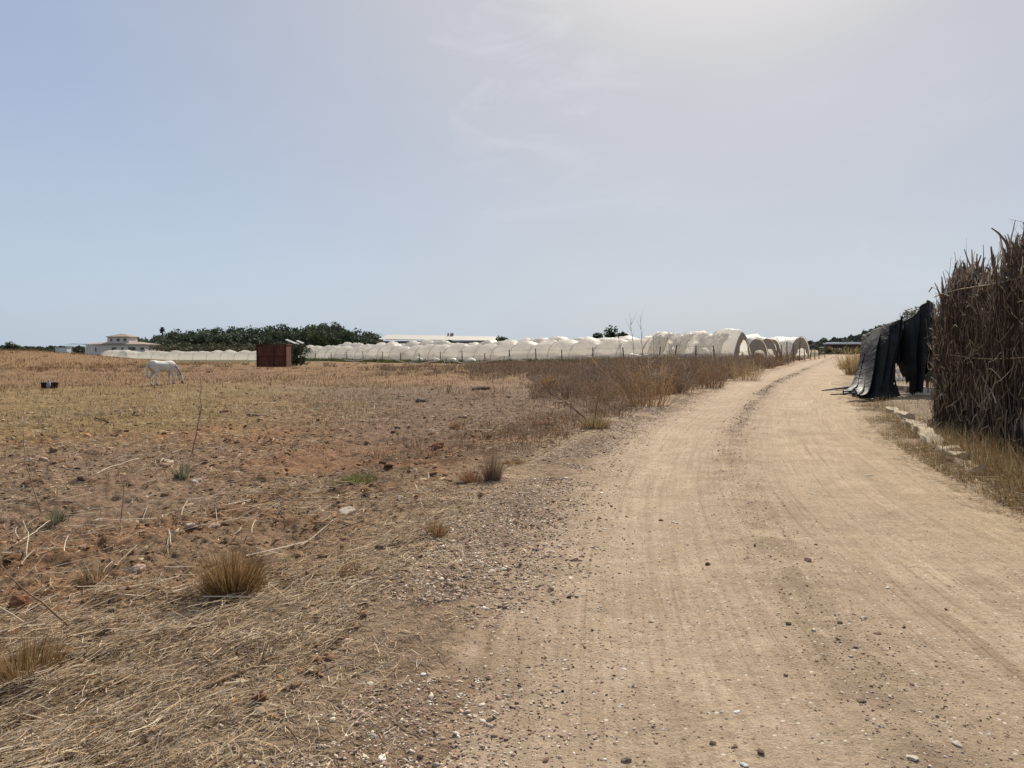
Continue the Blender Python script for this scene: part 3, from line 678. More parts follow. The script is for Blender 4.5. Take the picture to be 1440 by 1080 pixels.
stick([G(37, 790), G(40, 770, .12), G(34, 758, .2)], .007, (.44, .36, .26), 'bent bleached cane leaning up at the far left')
stick([G(22, 775), G(50, 760, .05), G(70, 742, .06)], .008, (.46, .37, .27), 'long bleached cane lying at the far left below the stubby plant')
x0, y0, z0 = P(270, 640); stick([(x0, y0, z0), (x0 + .12, y0 + .1, z0 + .7), (x0 + .1, y0 + .2, z0 + 1.35)], .010, (.22, .13, .09), 'tall thin reddish stalk standing alone in the middle of the field', 'dry_stalk', 'stalk', 3)
x0, y0, z0 = P(57, 722); stick([(x0, y0, z0), (x0 - .22, y0 + .1, z0 + .55), (x0 - .3, y0 + .2, z0 + .95)], .008, (.3, .2, .13), 'tall thin bent stalk leaning left behind the stubby plant at the left', 'dry_stalk', 'stalk', 2)
x0, y0, z0 = P(170, 742); stick([(x0, y0, z0), (x0 + .03, y0, z0 + .25), (x0 + .05, y0, z0 + .48)], .006, (.25, .16, .11), 'thin brown stalk standing near the dark upright stone', 'dry_stalk', 'stalk', 1)
x0, y0, z0 = P(835, 600)
for q, (dx, dh) in enumerate([(-1.0, .75), (.15, .8), (-.6, .45)]):
    stick([(x0, y0, z0), (x0 + dx * .5, y0 + .1, z0 + dh * .6), (x0 + dx, y0 + .15, z0 + dh)], .013, (.13, .085, .06), ['bare dark stick leaning left out of the straggly roadside tuft', 'bare dark stick standing upright out of the straggly roadside tuft', 'short bare dark stick low in the straggly roadside tuft'][q], 'bare_stick', 'stick', 3)
# ================================================================== dead brush along the back of the field and the road
BRUSH_MAT = tint_mat('dead_brush', .85, .25, .2, 6, .1)
def shrub_parts(x, y, h, rad, ns, nt_, cols, wd, spread=.5, heads=0):
    """stems and side twigs of one dead weed, in world space"""
    z = float(surf(x, y)); k = 4; t = np.linspace(0, 1, k)[None, :]
    a = rng.uniform(0, 6.283, ns); le = np.abs(rng.normal(0, spread, ns)); hh = h * rng.uniform(.5, 1.05, ns)
    r0 = rad * .6 * np.sqrt(rng.uniform(0, 1, ns))
    ca, sa = np.cos(a)[:, None], np.sin(a)[:, None]
    out = r0[:, None] + np.tan(np.clip(le, 0, .95))[:, None] * hh[:, None] * (t * .6 + .4 * t**2) * min(1, rad / max(h * .45, .1))
    X = x + ca * out + rng.normal(0, .03 * h, (ns, k)) * t; Y = y + sa * out + rng.normal(0, .03 * h, (ns, k)) * t
    Zz = z - .03 + hh[:, None] * t * np.cos(le)[:, None]**.5
    pth = np.stack([X, Y, Zz], -1)
    fa = rng.uniform(0, 6.283, ns); fa = rng.normal(0, .5, ns)
    side = np.stack([np.cos(fa), np.sin(fa), np.zeros(ns)], -1)
    prt = [strips(pth, wd * (1 - .65 * t) * rng.uniform(.7, 1.3, (ns, 1)), side, pick(cols, ns))]
    s = rng.integers(0, ns, nt_); ft = rng.uniform(.3, .98, nt_); i0 = np.minimum((ft * (k - 1)).astype(int), k - 2); fr_ = (ft * (k - 1) - i0)[:, None]
    p0 = pth[s, i0] * (1 - fr_) + pth[s, i0 + 1] * fr_
    d = np.stack([rng.normal(0, .9, nt_), rng.normal(0, .9, nt_), rng.normal(.6, .5, nt_)], -1); d /= np.linalg.norm(d, axis=1, keepdims=True)
    l = h * rng.uniform(.08, .28, nt_)[:, None]
    p1 = p0 + d * l * .5 + np.array([[0, 0, .01]]); p2 = p0 + d * l + rng.normal(0, .03 * h, (nt_, 3))
    fa = rng.normal(0, .6, nt_)
    prt.append(strips(np.stack([p0, p1, p2], 1), np.stack([np.full(nt_, wd * .7), np.full(nt_, wd * .8), np.full(nt_, wd * .5)], 1) * rng.uniform(.6, 1.6, (nt_, 1)), np.stack([np.cos(fa), np.sin(fa), rng.normal(0, .4, nt_)], -1), pick(cols, nt_)))
    return join(prt)
GB = [(.15, .108, .080), (.195, .145, .108), (.245, .19, .145), (.105, .074, .055), (.30, .24, .18), (.17, .115, .08)]
OB = [(.25, .15, .078), (.20, .118, .062), (.30, .195, .11), (.16, .095, .055)]
MB_ = GB + GB + OB
prt = []
# band along the left side of the road, from 26 m on
for _ in range(360):
    y = 25 * (105 / 25) ** random.random(); uoff = HALF + .5 + abs(random.gauss(0, 1)) * (2.0 + y * .06)
    s = float(road_cx(y + .5) - road_cx(y - .5)); q = math.sqrt(1 + s * s)
    x = float(road_cx(y)) - uoff / q; yy = y + uoff * s / q
    if uoff < HALF + 1.2 and random.random() < .6: h = random.uniform(.2, .5)
    else: h = (random.uniform(.4, 1.0) if random.random() < .6 else random.uniform(.9, 1.75)) * (.65 + .35 * min(1, (uoff - HALF) / 2))
    if yy < 28 and uoff > 6: continue
    h *= .55 + .45 * float(sst(yy, 28, 52))
    prt.append(shrub_parts(x, yy, h, random.uniform(.35, 1.0), 30, 110, MB_ if random.random() < .8 else OB, .009 + .00024 * yy, .6))
# band across the back of the field before the tunnels
for _ in range(330):
    t = random.random(); y = random.uniform(52, 100) ; x = y * random.uniform(-.17, .30)
    if -road_u(x, y) - HALF < 1: continue
    prt.append(shrub_parts(x, y, (random.choice((random.uniform(.25, .8), random.uniform(.6, 1.3))) if x / y > .1 else random.uniform(.2, .65)), random.uniform(.5, 1.1), 20, 70, GB + GB + OB if x / y > -.02 else BRW + GB, .010 + .0003 * y, .65))
for _ in range(150):
    y = random.uniform(34, 60); x = y * random.uniform(.02, .26)
    if -road_u(x, y) - HALF < .8: continue
    prt.append(shrub_parts(x, y, random.choice((random.uniform(.2, .6), random.uniform(.5, 1.2))), random.uniform(.4, .8), 20, 60, GB, .010 + .00024 * y, .7))
for _ in range(170):
    y = random.uniform(70, 150); x = y * random.uniform(-.66, -.1)
    prt.append(shrub_parts(x, y, random.uniform(.2, .6), random.uniform(.5, 1.0), 16, 30, BRW + OB, .03 + .0003 * y))
for _ in range(420):
    y = random.uniform(46, 98); x = y * random.uniform(-.06, .30)
    if -road_u(x, y) - HALF < 1.2: continue
    prt.append(shrub_parts(x, y, random.uniform(.35, 1.0), random.uniform(.5, 1.1), 18, 70, GB + GB + OB, .010 + .0003 * y, .65))
# low tangle under the brush at the roadside bank
for _ in range(330):
    y = 11 * (70 / 11) ** random.random(); uoff = HALF + .75 + abs(random.gauss(0, 1.9))
    s = float(road_cx(y + .5) - road_cx(y - .5)); q = math.sqrt(1 + s * s)
    prt.append(shrub_parts(float(road_cx(y)) - uoff / q, y + uoff * s / q, random.uniform(.10, .32), random.uniform(.2, .45), 18, 26, GB[:4] + OB + RUST, .008 + .0002 * y, .8))
v, f, c = join(prt)
o = mesh_np('dead_brush', v, f, BRUSH_MAT, col=c); tag(o, 'dense band of brown dead weeds between the field, the road and the tunnels', 'brush', kind='stuff')

def shrub(px, py, h, rad, ns, nt_, cols, wd, label, name='dry_shrub', cat='shrub', spread=.45, group='dry shrubs that stand out of the brush', pos=None):
    x, y, z = P(px, py) if pos is None else pos
    v, f, c = shrub_parts(x, y, h, rad, ns, nt_, cols, wd, spread)
    o = mesh_np(name, v - np.array([[x, y, z]]), f, BRUSH_MAT, col=c, loc=(x, y, z)); return tag(o, label, cat, group)
shrub(908, 572, 1.45, .95, 120, 420, OB + GOLD[:2], .014, 'tall orange brown dead bush at the bend of the road', spread=.6)
shrub(945, 552, 1.25, .8, 100, 240, GB, .016, 'grey brown dead bush right behind the tall orange brown bush')
shrub(925, 556, 2.1, .8, 16, 70, [(.33, .25, .17), (.42, .33, .23), (.25, .17, .11)], .022, 'tall pale bare weed stalks above the orange brown bush', spread=.3)
shrub(1050, 535, 1.1, 1.2, 90, 260, [(.33, .25, .13), (.28, .19, .10), (.37, .27, .15)], .02, 'ochre grassy bush on the left side of the road further on')
shrub(1000, 545, 1.1, .8, 100, 230, OB, .018, 'rusty dead bush left of the road between grey ones')
shrub(1203, 527, 1.7, .9, 260, 300, [(.36, .26, .12), (.30, .20, .09), (.42, .31, .16)], .022, 'straw coloured bush on the right of the road before the black sheeting', spread=.4)
shrub(1187, 519, 1.0, .6, 120, 130, [(.36, .26, .12), (.30, .20, .09)], .022, 'low straw coloured bush left of the bigger one at the right of the road', spread=.5)
shrub(805, 560, .9, .7, 80, 180, GB, .016, 'grey twiggy bush in the grey litter left of the tall orange brown bush')
shrub(865, 585, .55, .6, 60, 140, [(.15, .10, .07), (.2, .135, .09)], .012, 'dark low twiggy bush on the bank under the tall orange brown bush', spread=.7)
# slender saplings against the sky behind the brush
for (px, py, Y, h, lab) in ((905, 503, 62, 4.5, 'tallest slender bare sapling rising above the tunnels'), (893, 505, 64, 4.3, 'slender bare sapling left of the tallest one'), (875, 505, 66, 3.6, 'slender leaning bare sapling furthest left above the tunnels')):
    p = at(px, py, Y); z0 = float(surf(p.x, p.y))
    stick([(p.x, p.y, z0), (p.x - .15, p.y, z0 + h * .5), (p.x - .3 + random.uniform(-.3, .3), p.y, z0 + h)], .028, (.30, .27, .23), lab, 'bare_sapling', 'sapling', 9, 'bare saplings above the brush', .008)

# verge on the right of the road
prt = []
n = 34000; y = 4.2 * (26 / 4.2) ** rng.uniform(0, 1, n); uo = HALF - .08 + np.abs(rng.normal(0, .6, n)) * (1 - .25 * sst(y, 14, 22))
s = road_cx(y + .5) - road_cx(y - .5); q = np.sqrt(1 + s * s); x = road_cx(y) + uo / q; y = y - uo * s / q
k = rng.uniform(0, 1, n) < sst(fbm(x * 1.1, y * 1.1, 501) + .3 * sst(uo, HALF + .2, HALF + .9) - .12 * sst(y, 12, 20), .28, .5); x, y = x[k], y[k]; n = len(x)
VG = [(.27, .195, .085), (.33, .245, .12), (.20, .165, .065), (.40, .31, .175), (.14, .115, .05), (.27, .14, .07), (.12, .085, .05)]
hh = rng.uniform(.10, .55, n) * (.25 + .75 * sst(road_u(x, y), HALF + .0, HALF + .9)) * (1 - .45 * sst(y, 11, 16))
prt.append(blades(np.stack([x, y, surf(x, y) - .02], -1), hh, rng.uniform(.003, .008, n), np.abs(rng.normal(.35, .35, n)), rng.normal(2.6, 1.2, n), pick(VG, n), .6, 4))
n = 4000; x2 = x[rng.integers(0, len(x), n)] + rng.normal(0, .15, n); y2 = y[rng.integers(0, len(y), n)]
i_ = rng.integers(0, len(x), n); x2 = x[i_] + rng.normal(0, .2, n); y2 = y[i_] + rng.normal(0, .2, n)
prt.append(lying(x2, y2, rng.uniform(.1, .35, n), rng.uniform(.003, .006, n), rng.normal(1.2, .9, n), pick(PALESTRAW, n), .08))
v, f, c = join(prt)
o = mesh_np('verge_grass', v, f, GRASS_MAT, col=c); tag(o, 'yellow and rusty dry grass along the right verge below the cane fence', 'grass', kind='stuff')
n = 9000; y = 9 * (120 / 9.) ** rng.uniform(0, 1, n); x = road_cx(y) + HALF + 1.5 + (1 + y * .5) * rng.uniform(0, 1, n); k = fbm(x * .3, y * .3, 517) > .42; x, y = x[k], y[k]; n = len(x)
v, f, c = blades(np.stack([x, y, surf(x, y) - .02], -1), rng.uniform(.06, .3, n), .006 + .0004 * y, np.abs(rng.normal(0, .5, n)), rng.uniform(0, 6.28, n), pick(VG + PALESTRAW[:3], n), .5, 3)
o = mesh_np('rough_grass', v, f, GRASS_MAT, col=c); tag(o, 'sparse dry grass on the rough ground right of the road beyond the cane fence', 'grass', kind='stuff')
# green weeds at the foot of the long tunnel
TS = np.array([30., 100.]); TA = np.array([-.64, .768]); TA = TA / np.linalg.norm(TA); TB = np.array([TA[1], -TA[0]])
n = 9000; s = rng.uniform(8, 130, n); o_ = -3.2 - np.abs(rng.normal(0, 1.6, n)); x = TS[0] + TA[0] * s + TB[0] * o_; y = TS[1] + TA[1] * s + TB[1] * o_
v, f, c = blades(np.stack([x, y, ground_z(x, y) - .05], -1), rng.uniform(.35, 1.0, n), rng.uniform(.06, .14, n), np.abs(rng.normal(0, .4, n)), rng.uniform(0, 6.28, n), pick([(.085, .105, .035), (.11, .13, .045), (.14, .14, .055), (.07, .075, .03)], n), .4, 3)
o = mesh_np('green_weeds', v, f, GRASS_MAT, col=c); tag(o, 'dark green weeds growing along the foot of the long tunnel', 'weeds', kind='stuff')
# ================================================================== plastic tunnels
def plastic_mat(name, c1, c2, tr=.45, clear=.0):
    m, nt, b = newmat(name)
    v = coord(nt)
    c = ramp(nt, noise(nt, v, .55, 6, .65), [(.3, c1), (.7, c2)])
    c = mul(nt, c, ramp(nt, noise(nt, v, 5, 5, .7), [(.3, gray(.85)), (.7, gray(1.08))]))
    nt.links.new(c, b.inputs['Base Color']); b.inputs['Roughness'].default_value = .45; b.inputs['Specular IOR Level'].default_value = .35
    bump(nt, b, noise(nt, v, 2.2, 6, .7, .8), .8, .12)
    t = nt.nodes.new('ShaderNodeBsdfTranslucent'); nt.links.new(c, t.inputs['Color'])
    mx = nt.nodes.new('ShaderNodeMixShader'); mx.inputs[0].default_value = tr
    nt.links.new(b.outputs[0], mx.inputs[1]); nt.links.new(t.outputs[0], mx.inputs[2]); tp_ = nt.nodes.new('ShaderNodeBsdfTransparent'); m2 = nt.nodes.new('ShaderNodeMixShader'); m2.inputs[0].default_value = clear
    nt.links.new(mx.outputs[0], m2.inputs[1]); nt.links.new(tp_.outputs[0], m2.inputs[2]); nt.links.new(m2.outputs[0], nt.nodes['Material Output'].inputs['Surface'])
    return m
PLASTIC = plastic_mat('tunnel_plastic', (.76, .71, .62), (.88, .84, .76), .62, .28)
PLASTIC_W = plastic_mat('white_tunnel_plastic', (.66, .61, .52), (.82, .775, .69), .45, .15)
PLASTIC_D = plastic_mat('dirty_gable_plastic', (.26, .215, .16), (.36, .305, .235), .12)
PLASTIC_T = plastic_mat('loose_plastic', (.76, .71, .62), (.88, .84, .76), .62, .25)
HOOP = rough_mat('galvanised_hoop', (.26, .24, .20), (.36, .33, .28), 3, .6, metal=.3)
def tunnel(name, S, A, L, w_, h, bay, label, mat, seed, group, sag=.13, open_end=True, hem=.35, near_h=None, torn=0, far_h=None, close0=False):
    """A: unit direction away from the open end; the origin of the thing is the middle of that end"""
    S = np.array(S, float); A = np.array(A, float) / np.linalg.norm(A); B = np.array([A[1], -A[0]])
    z0 = float(macro(*S)); root = empty(name, (S[0], S[1], z0)); tag(root, label, 'tunnel', group)
    rs = np.random.default_rng(seed)
    ns = int(L / bay * 9) + 1; na = 25
    s = np.linspace(0, L, ns); ph = s / bay; k = np.floor(ph + 1e-6).astype(int); fr = ph - k
    nb = int(L / bay) + 3
    amp = rs.uniform(.25, 1.45, nb) * sag; lift = rs.normal(0, .05, nb); asym = rs.uniform(.75, 1.35, nb)
    hump = np.sin(np.pi * np.clip(fr, 0, 1) ** asym[k]) ** .75
    rad = 1 - sag + amp[k] * hump + (lift[k] * (1 - fr) + lift[k + 1] * fr)
    H = np.full(ns, h)
    if near_h: H = h + (near_h - h) * np.exp(-(s / 7.0)**2)
    if far_h: H = H + (far_h - h) * sst(s, 8, 40)
    a = np.linspace(0, np.pi, na)[None, :]
    taper = 1 - (.18 if near_h else 0) * np.exp(-(s[:, None] / 7.0)**2); pk = (.55 if near_h else 0) * np.exp(-(s[:, None] / 9.0)**2)
    def prof(an, p): return np.sin(an) ** .85 * (1 - p) + p * (1 - np.abs(np.cos(an)) ** 1.55)
    wr = (fbm(s[:, None] * .9 + a * 1.5, a * 2.5 + seed, seed) - .5) * .22
    rr_ = rad[:, None] + wr * np.sin(a)
    if close0:                                                         # the first bays slope down to the ground like a half dome
        rr_ = rr_ * np.sqrt(np.clip(1 - (1 - np.clip(s / 4.5, 0, 1))**2, .02, 1))[:, None]
    cx = -np.cos(a) * w_ / 2 * (.94 + .06 * rr_) * taper; cz = prof(a, pk) * H[:, None] * rr_
    he = hem + .35 * fbm(s * .25, s * 0, seed + 3)[:, None] * (hem > .2)
    if torn: he = he + torn * np.clip(1 - s / 40, 0, 1)[:, None] * (.4 + fbm(s * .2, s * 0, seed + 9)[:, None])
    cz = np.maximum(cz, he * (1 - np.abs(np.sin(a))))
    wx = S[0] + A[0] * s[:, None] + B[0] * cx; wy = S[1] + A[1] * s[:, None] + B[1] * cx
    gz = macro(S[0] + A[0] * s, S[1] + A[1] * s)[:, None]
    V = np.stack([wx - S[0], wy - S[1], gz + cz - z0], -1).reshape(-1, 3)
    i = np.arange(ns - 1)[:, None]; j = np.arange(na - 1)[None, :]
    fq = np.stack([i * na + j, i * na + j + 1, (i + 1) * na + j + 1, (i + 1) * na + j], -1).reshape(-1, 4)
    mesh_np('plastic_cover', V, fq, mat, root, smooth=True)
    # one hoop at every bay, its legs in the ground
    for q in range(0, int(L / bay) + 1):
        sq = q * bay
        if close0 and sq < 4: continue
        idx = min(int(round(sq / L * (ns - 1))), ns - 1)
        mb = MB(); pts = []
        for an in np.linspace(0, np.pi, 15):
            r_ = 1.012 - sag + lift[q] + .02
            x_ = -math.cos(an) * w_ / 2 * float(taper[idx if len(taper) > 1 else 0, 0]) if near_h else -math.cos(an) * w_ / 2; z_ = float(prof(an, float(pk[idx, 0]) if near_h else 0)) * H[idx] * r_
            pts.append((A[0] * sq + B[0] * x_, A[1] * sq + B[1] * x_, float(gz[idx, 0]) - z0 + z_ - (.25 if an in (0, np.pi) else 0)))
        mb.tube(pts, .034, 5); mb.build('hoop', HOOP, root, True)
    return root, S, A, B
TG = 'plastic tunnels beside the road'
S0 = TS
tun = []
labs = ['longest tunnel nearest the field with slack cream plastic and a tall pointed open end', 'second tunnel with wide round open end beside the tall pointed one',
        'third tunnel along the road with white lit cover and open end behind a dark post', 'narrow tunnel fourth along the road half hidden between its neighbours', 'farthest tunnel on the right with an open end next to the dark hill']
for k_ in range(5):
    offs = k_ * 5.75
    Sx = S0 + TB * offs + TA * (0, 1.5, 3.5, 6, 5)[k_]
    tun.append(tunnel('plastic_tunnel', Sx, TA, 130 - 8 * k_, (5.0, 5.4, 5.2, 4.2, 5.6)[k_], (3.95, 3.6, 3.75, 3.6, 3.9)[k_], (5.0, 5.2, 5.1, 5.3, 5.2)[k_], labs[k_], PLASTIC if k_ in (0,) else PLASTIC_W, 40 + k_, TG,
                      sag=(.20, .12, .12, .10, .10)[k_], near_h=(4.6, None, None, None, None)[k_], torn=(.7, .2, .1, .1, .1)[k_], far_h=(None, 4.35, 3.9, 3.8, 3.8)[k_]))
    ww, hh_ = (4.1, 5.4, 5.2, 4.2, 5.6)[k_], (4.6, 3.6, 3.75, 3.6, 3.9)[k_]
    ox, iw, ih = (.35, .55, .5, .3, .45)[k_], (.62, .66, .6, .5, .6)[k_], (.66, .44, .46, .6, .42)[k_]
    mb = MB(); v = []; f = []; n = 20
    for q in range(n + 1):
        an = math.pi * q / n
        for lv in range(4):
            t_ = lv / 3; x_ = -math.cos(an) * (ww / 2 * .985 * (1 - t_) + ww / 2 * iw * t_) + ox * t_; z_ = (math.sin(an) ** .85 * (1 if k_ else .45) + (0 if k_ else .55) * (1 - abs(math.cos(an)) ** 1.55)) * (hh_ * .86 * (1 - t_) + hh_ * ih * t_) * (1 + .03 * math.sin(q * 1.7) * t_)
            dd = .12 + .10 * math.sin(q * 1.3 + lv * 2) * t_
            v.append((TA[0] * dd + TB[0] * x_, TA[1] * dd + TB[1] * x_, z_ + .02))
    for q in range(n):
        for lv in range(3): f.append((q * 4 + lv, q * 4 + 4 + lv, q * 4 + 5 + lv, q * 4 + 1 + lv))
    mb.add(v, f).build('gable_sheet', PLASTIC_D, tun[-1][0], True)
    # low lit sheet hung across the tunnel a little way in
    root = tun[-1][0]; mb = MB(); n = 12; v = []; f = []
    for q in range(n + 1):
        t_ = q / n; xx = (t_ - .5) * (5.0, 5.4, 5.2, 4.2, 5.6)[k_] * .86; zz = (.50, .40, .38, .5, .36)[k_] * 3.6 * math.sin(math.pi * t_) ** .6 + .12 * math.sin(q * 2.1)
        for lv in (0, .5, 1):
            dd = 4.5 + 2.6 * lv + .2 * math.sin(q * 1.7)
            v.append((TA[0] * dd + TB[0] * xx, TA[1] * dd + TB[1] * xx, .05 + zz * lv))
    for q in range(n):
        for lv in range(2): f.append((q * 3 + lv, q * 3 + 3 + lv, q * 3 + 4 + lv, q * 3 + 1 + lv))
    mb.add(v, f).build('inner_sheet', PLASTIC_W, root, True)
# torn loose sheets bunched on the flank of the nearest tunnel
def loose(root, s0, s1, up, seed, mat):
    rs = np.random.default_rng(seed); n, m_ = 16, 10; v = np.zeros((n, m_, 3))
    for i in range(n):
        for j in range(m_):
            s = s0 + (s1 - s0) * i / (n - 1); an = .12 + up * j / (m_ - 1)
            r_ = 1.02 + .07 * math.sin(i * 1.1 + j * .7) + rs.uniform(0, .03) + .05 * math.sin(j * 1.9 + i * .4)
            x_ = -math.cos(an) * 2.5 * r_; z_ = math.sin(an)**.85 * 3.7 * r_
            v[i, j] = (TA[0] * s + TB[0] * x_, TA[1] * s + TB[1] * x_, z_)
    i = np.arange(n - 1)[:, None]; j = np.arange(m_ - 1)[None, :]
    mesh_np('torn_sheet', v.reshape(-1, 3), np.stack([i * m_ + j, i * m_ + j + 1, (i + 1) * m_ + j + 1, (i + 1) * m_ + j], -1).reshape(-1, 4), mat, root, smooth=True)
loose(tun[0][0], 1.5, 6.2, 1.25, 3, PLASTIC_T); loose(tun[0][0], 7.2, 10.5, 1.3, 5, PLASTIC_T); loose(tun[0][0], 11, 14, 1.5, 8, PLASTIC_T)
# rolled plastic on the ground at the foot of the tunnel
for q, (s_, l_, lab) in enumerate([(3, 4.5, 'long roll of dirty plastic on the ground by the open end of the nearest tunnel'), (10.5, 6, 'long roll of white plastic on the ground by the torn part of the nearest tunnel')]):
    p0 = TS + TA * s_ - TB * 3.4; z = float(macro(*p0)); mb = MB(); pts = []
    for i in range(9):
        t_ = i / 8; pts.append((TA[0] * l_ * t_ + random.gauss(0, .12), TA[1] * l_ * t_ + random.gauss(0, .12), .75 + random.gauss(0, .1)))
    mb.tube(pts, [random.uniform(.22, .42) for _ in pts], 9); o = mb.build('plastic_roll', PLASTIC_W, None, True, (p0[0], p0[1], z)); tag(o, lab, 'plastic roll', 'plastic rolled up by the tunnels')
for q, px in enumerate((613, 637, 662, 688)):
    sl_ = (px - 720) / F; s_ = (TS[0] - sl_ * TS[1]) / (sl_ * TA[1] - TA[0]); p0 = TS + TA * s_ - TB * 4.2; z = float(macro(*p0))
    mb = MB(); v = [(0, 0, 1.15 + random.uniform(-.1, .15))]; f = []
    for rg, (rr_, zz) in enumerate(((.7, .85), (1.3, .5), (1.8, .05))):
        for i in range(12):
            an = i * math.pi / 6; r_ = rr_ * random.uniform(.8, 1.2); v.append((math.cos(an) * r_, math.sin(an) * r_ * .6, zz + random.uniform(-.1, .12)))
    for i in range(12):
        f.append((0, 1 + i, 1 + (i + 1) % 12))
        for rg in range(2): f.append((1 + rg * 12 + i, 13 + rg * 12 + i, 13 + rg * 12 + (i + 1) % 12, 1 + rg * 12 + (i + 1) % 12))
    o = mb.add(v, f).build('plastic_heap', PLASTIC_W, None, True, (p0[0], p0[1], z))
    tag(o, ['leftmost', 'second from left', 'third from left', 'rightmost'][q] + ' of four small white plastic heaps at the foot of the long tunnel', 'plastic heap', 'white plastic heaps')

# the lower tunnels at the left, seen along their flank
LS = np.array([-71.5, 214.]); LA = np.array([-1., .12])
tunnel('plastic_tunnel', (-68.5, 214), (-.995, .10), 42, 5, 2.75, 4.0, 'low white tunnel on the left between the house and the rusty shed', PLASTIC, 71, 'low tunnels on the left', sag=.17, hem=.05)
tunnel('plastic_tunnel', (-121.5, 226), (.995, .10), 10.5, 5, 3.1, 3.5, 'short white tunnel with a rounded end in front of the house', PLASTIC, 73, 'low tunnels on the left', sag=.12, hem=.05, close0=True)

# ------------------------------------------------------------------ wire fences
POST = rough_mat('fence_post', (.07, .055, .045), (.14, .11, .085), 8, .85)
WIRE = rough_mat('wire', (.22, .21, .2), (.3, .29, .28), 8, .5, metal=.6)
def wire_fence(pts, hgt, rad, label, jit=.12, wires=(.5, .95)):
    x0, y0 = pts[0]; z0 = float(macro(x0, y0)); root = empty('wire_fence', (x0, y0, z0)); tag(root, label, 'fence'); tops = []
    for (x, y) in pts:
        z = float(surf(x, y)); hh = hgt * random.uniform(1 - jit, 1 + jit); lx, ly = random.gauss(0, .05) * hh, random.gauss(0, .05) * hh
        mb = MB(); mb.tube([(x - x0, y - y0, z - z0 - .2), (x - x0 + lx * .5, y - y0 + ly * .5, z - z0 + hh * .5), (x - x0 + lx, y - y0 + ly, z - z0 + hh)], [rad, rad, rad * .85], 7)
        mb.build('post', POST, root, True); tops.append(Vector((x - x0 + lx, y - y0 + ly, z - z0))); tops[-1].z += 0; tops[-1] = (Vector((x - x0, y - y0, z - z0)), Vector((x - x0 + lx, y - y0 + ly, z - z0 + hh)))
    for wf in wires:
        mb = MB(); pp = []
        for i in range(len(tops)):
            a = tops[i][0].lerp(tops[i][1], wf); pp.append(a)
            if i < len(tops) - 1:
                c_ = tops[i + 1][0].lerp(tops[i + 1][1], wf); md = (a + c_) / 2; md.z -= .06; pp.append(md)
        mb.tube(pp, .012, 4); mb.build('wire', WIRE, root)
    return root
pts = []
for px in (444, 466, 488, 511, 537, 563, 590, 619, 650, 682, 718, 754, 790, 834, 878, 927, 948, 978, 1005):
    sl_ = (px - 720) / F; off = 5.0; q0 = TS - TB * off; s_ = (q0[0] - sl_ * q0[1]) / (sl_ * TA[1] - TA[0]); p = q0 + TA * s_; pts.append((float(p[0]), float(p[1])))
wire_fence(pts, 2.2, .09, 'thin wire fence with dark posts in front of the long tunnel')
pts = []
for px, Y in ((1092, 78), (1098, 84), (1107, 88), (1116, 92), (1124, 97), (1132, 100), (1139, 105), (1146, 110), (1152, 116), (1160, 124)):
    p = at(px, 500, Y); pts.append((p.x, p.y))
wire_fence(pts, 2.2, .06, 'leaning dark fence posts along the road before the tunnel openings', .2)
# sagging pale tape in front of the tunnels
TAPE = rough_mat('pale_tape', (.55, .5, .38), (.66, .6, .48), 4, .6)
tp = [(484, 506), (500, 508), (520, 504), (536, 503), (552, 504), (569, 510), (590, 511), (612, 508), (628, 504), (640, 508), (652, 511), (680, 509), (696, 506), (709, 501), (722, 505), (740, 508)]
p0 = at(484, 506, 128); z0 = float(macro(p0.x, p0.y)); root = empty('boundary_tape', (p0.x, p0.y, z0)); tag(root, 'sagging pale tape on short stakes before the long tunnel', 'tape')
mb = MB(); pp = []
for i in range(len(tp) * 3 - 2):
    a, t_ = divmod(i, 3); q = min(a + 1, len(tp) - 1); px = tp[a][0] + (tp[q][0] - tp[a][0]) * t_ / 3; py = tp[a][1] + (tp[q][1] - tp[a][1]) * t_ / 3
    p = at(px, py, 128 - (px - 484) * .10); p.z = max(p.z, float(macro(p.x, p.y)) + .25); pp.append(p - Vector((p0.x, p0.y, z0)))
mb.tube(pp, [(.02, .085)] * len(pp), 6); mb.build('tape', TAPE, root)
for px, py in ((536, 503), (628, 504), (709, 501), (484, 506)):
    p = at(px, py, 128 - (px - 484) * .10); zz = float(macro(p.x, p.y)); p.z = max(p.z, zz + .25)
    MB().tube([(p.x - p0.x, p.y - p0.y, zz - z0 - .1), (p.x - p0.x, p.y - p0.y, p.z - z0 + .05)], .03, 6).build('stake', POST, root)
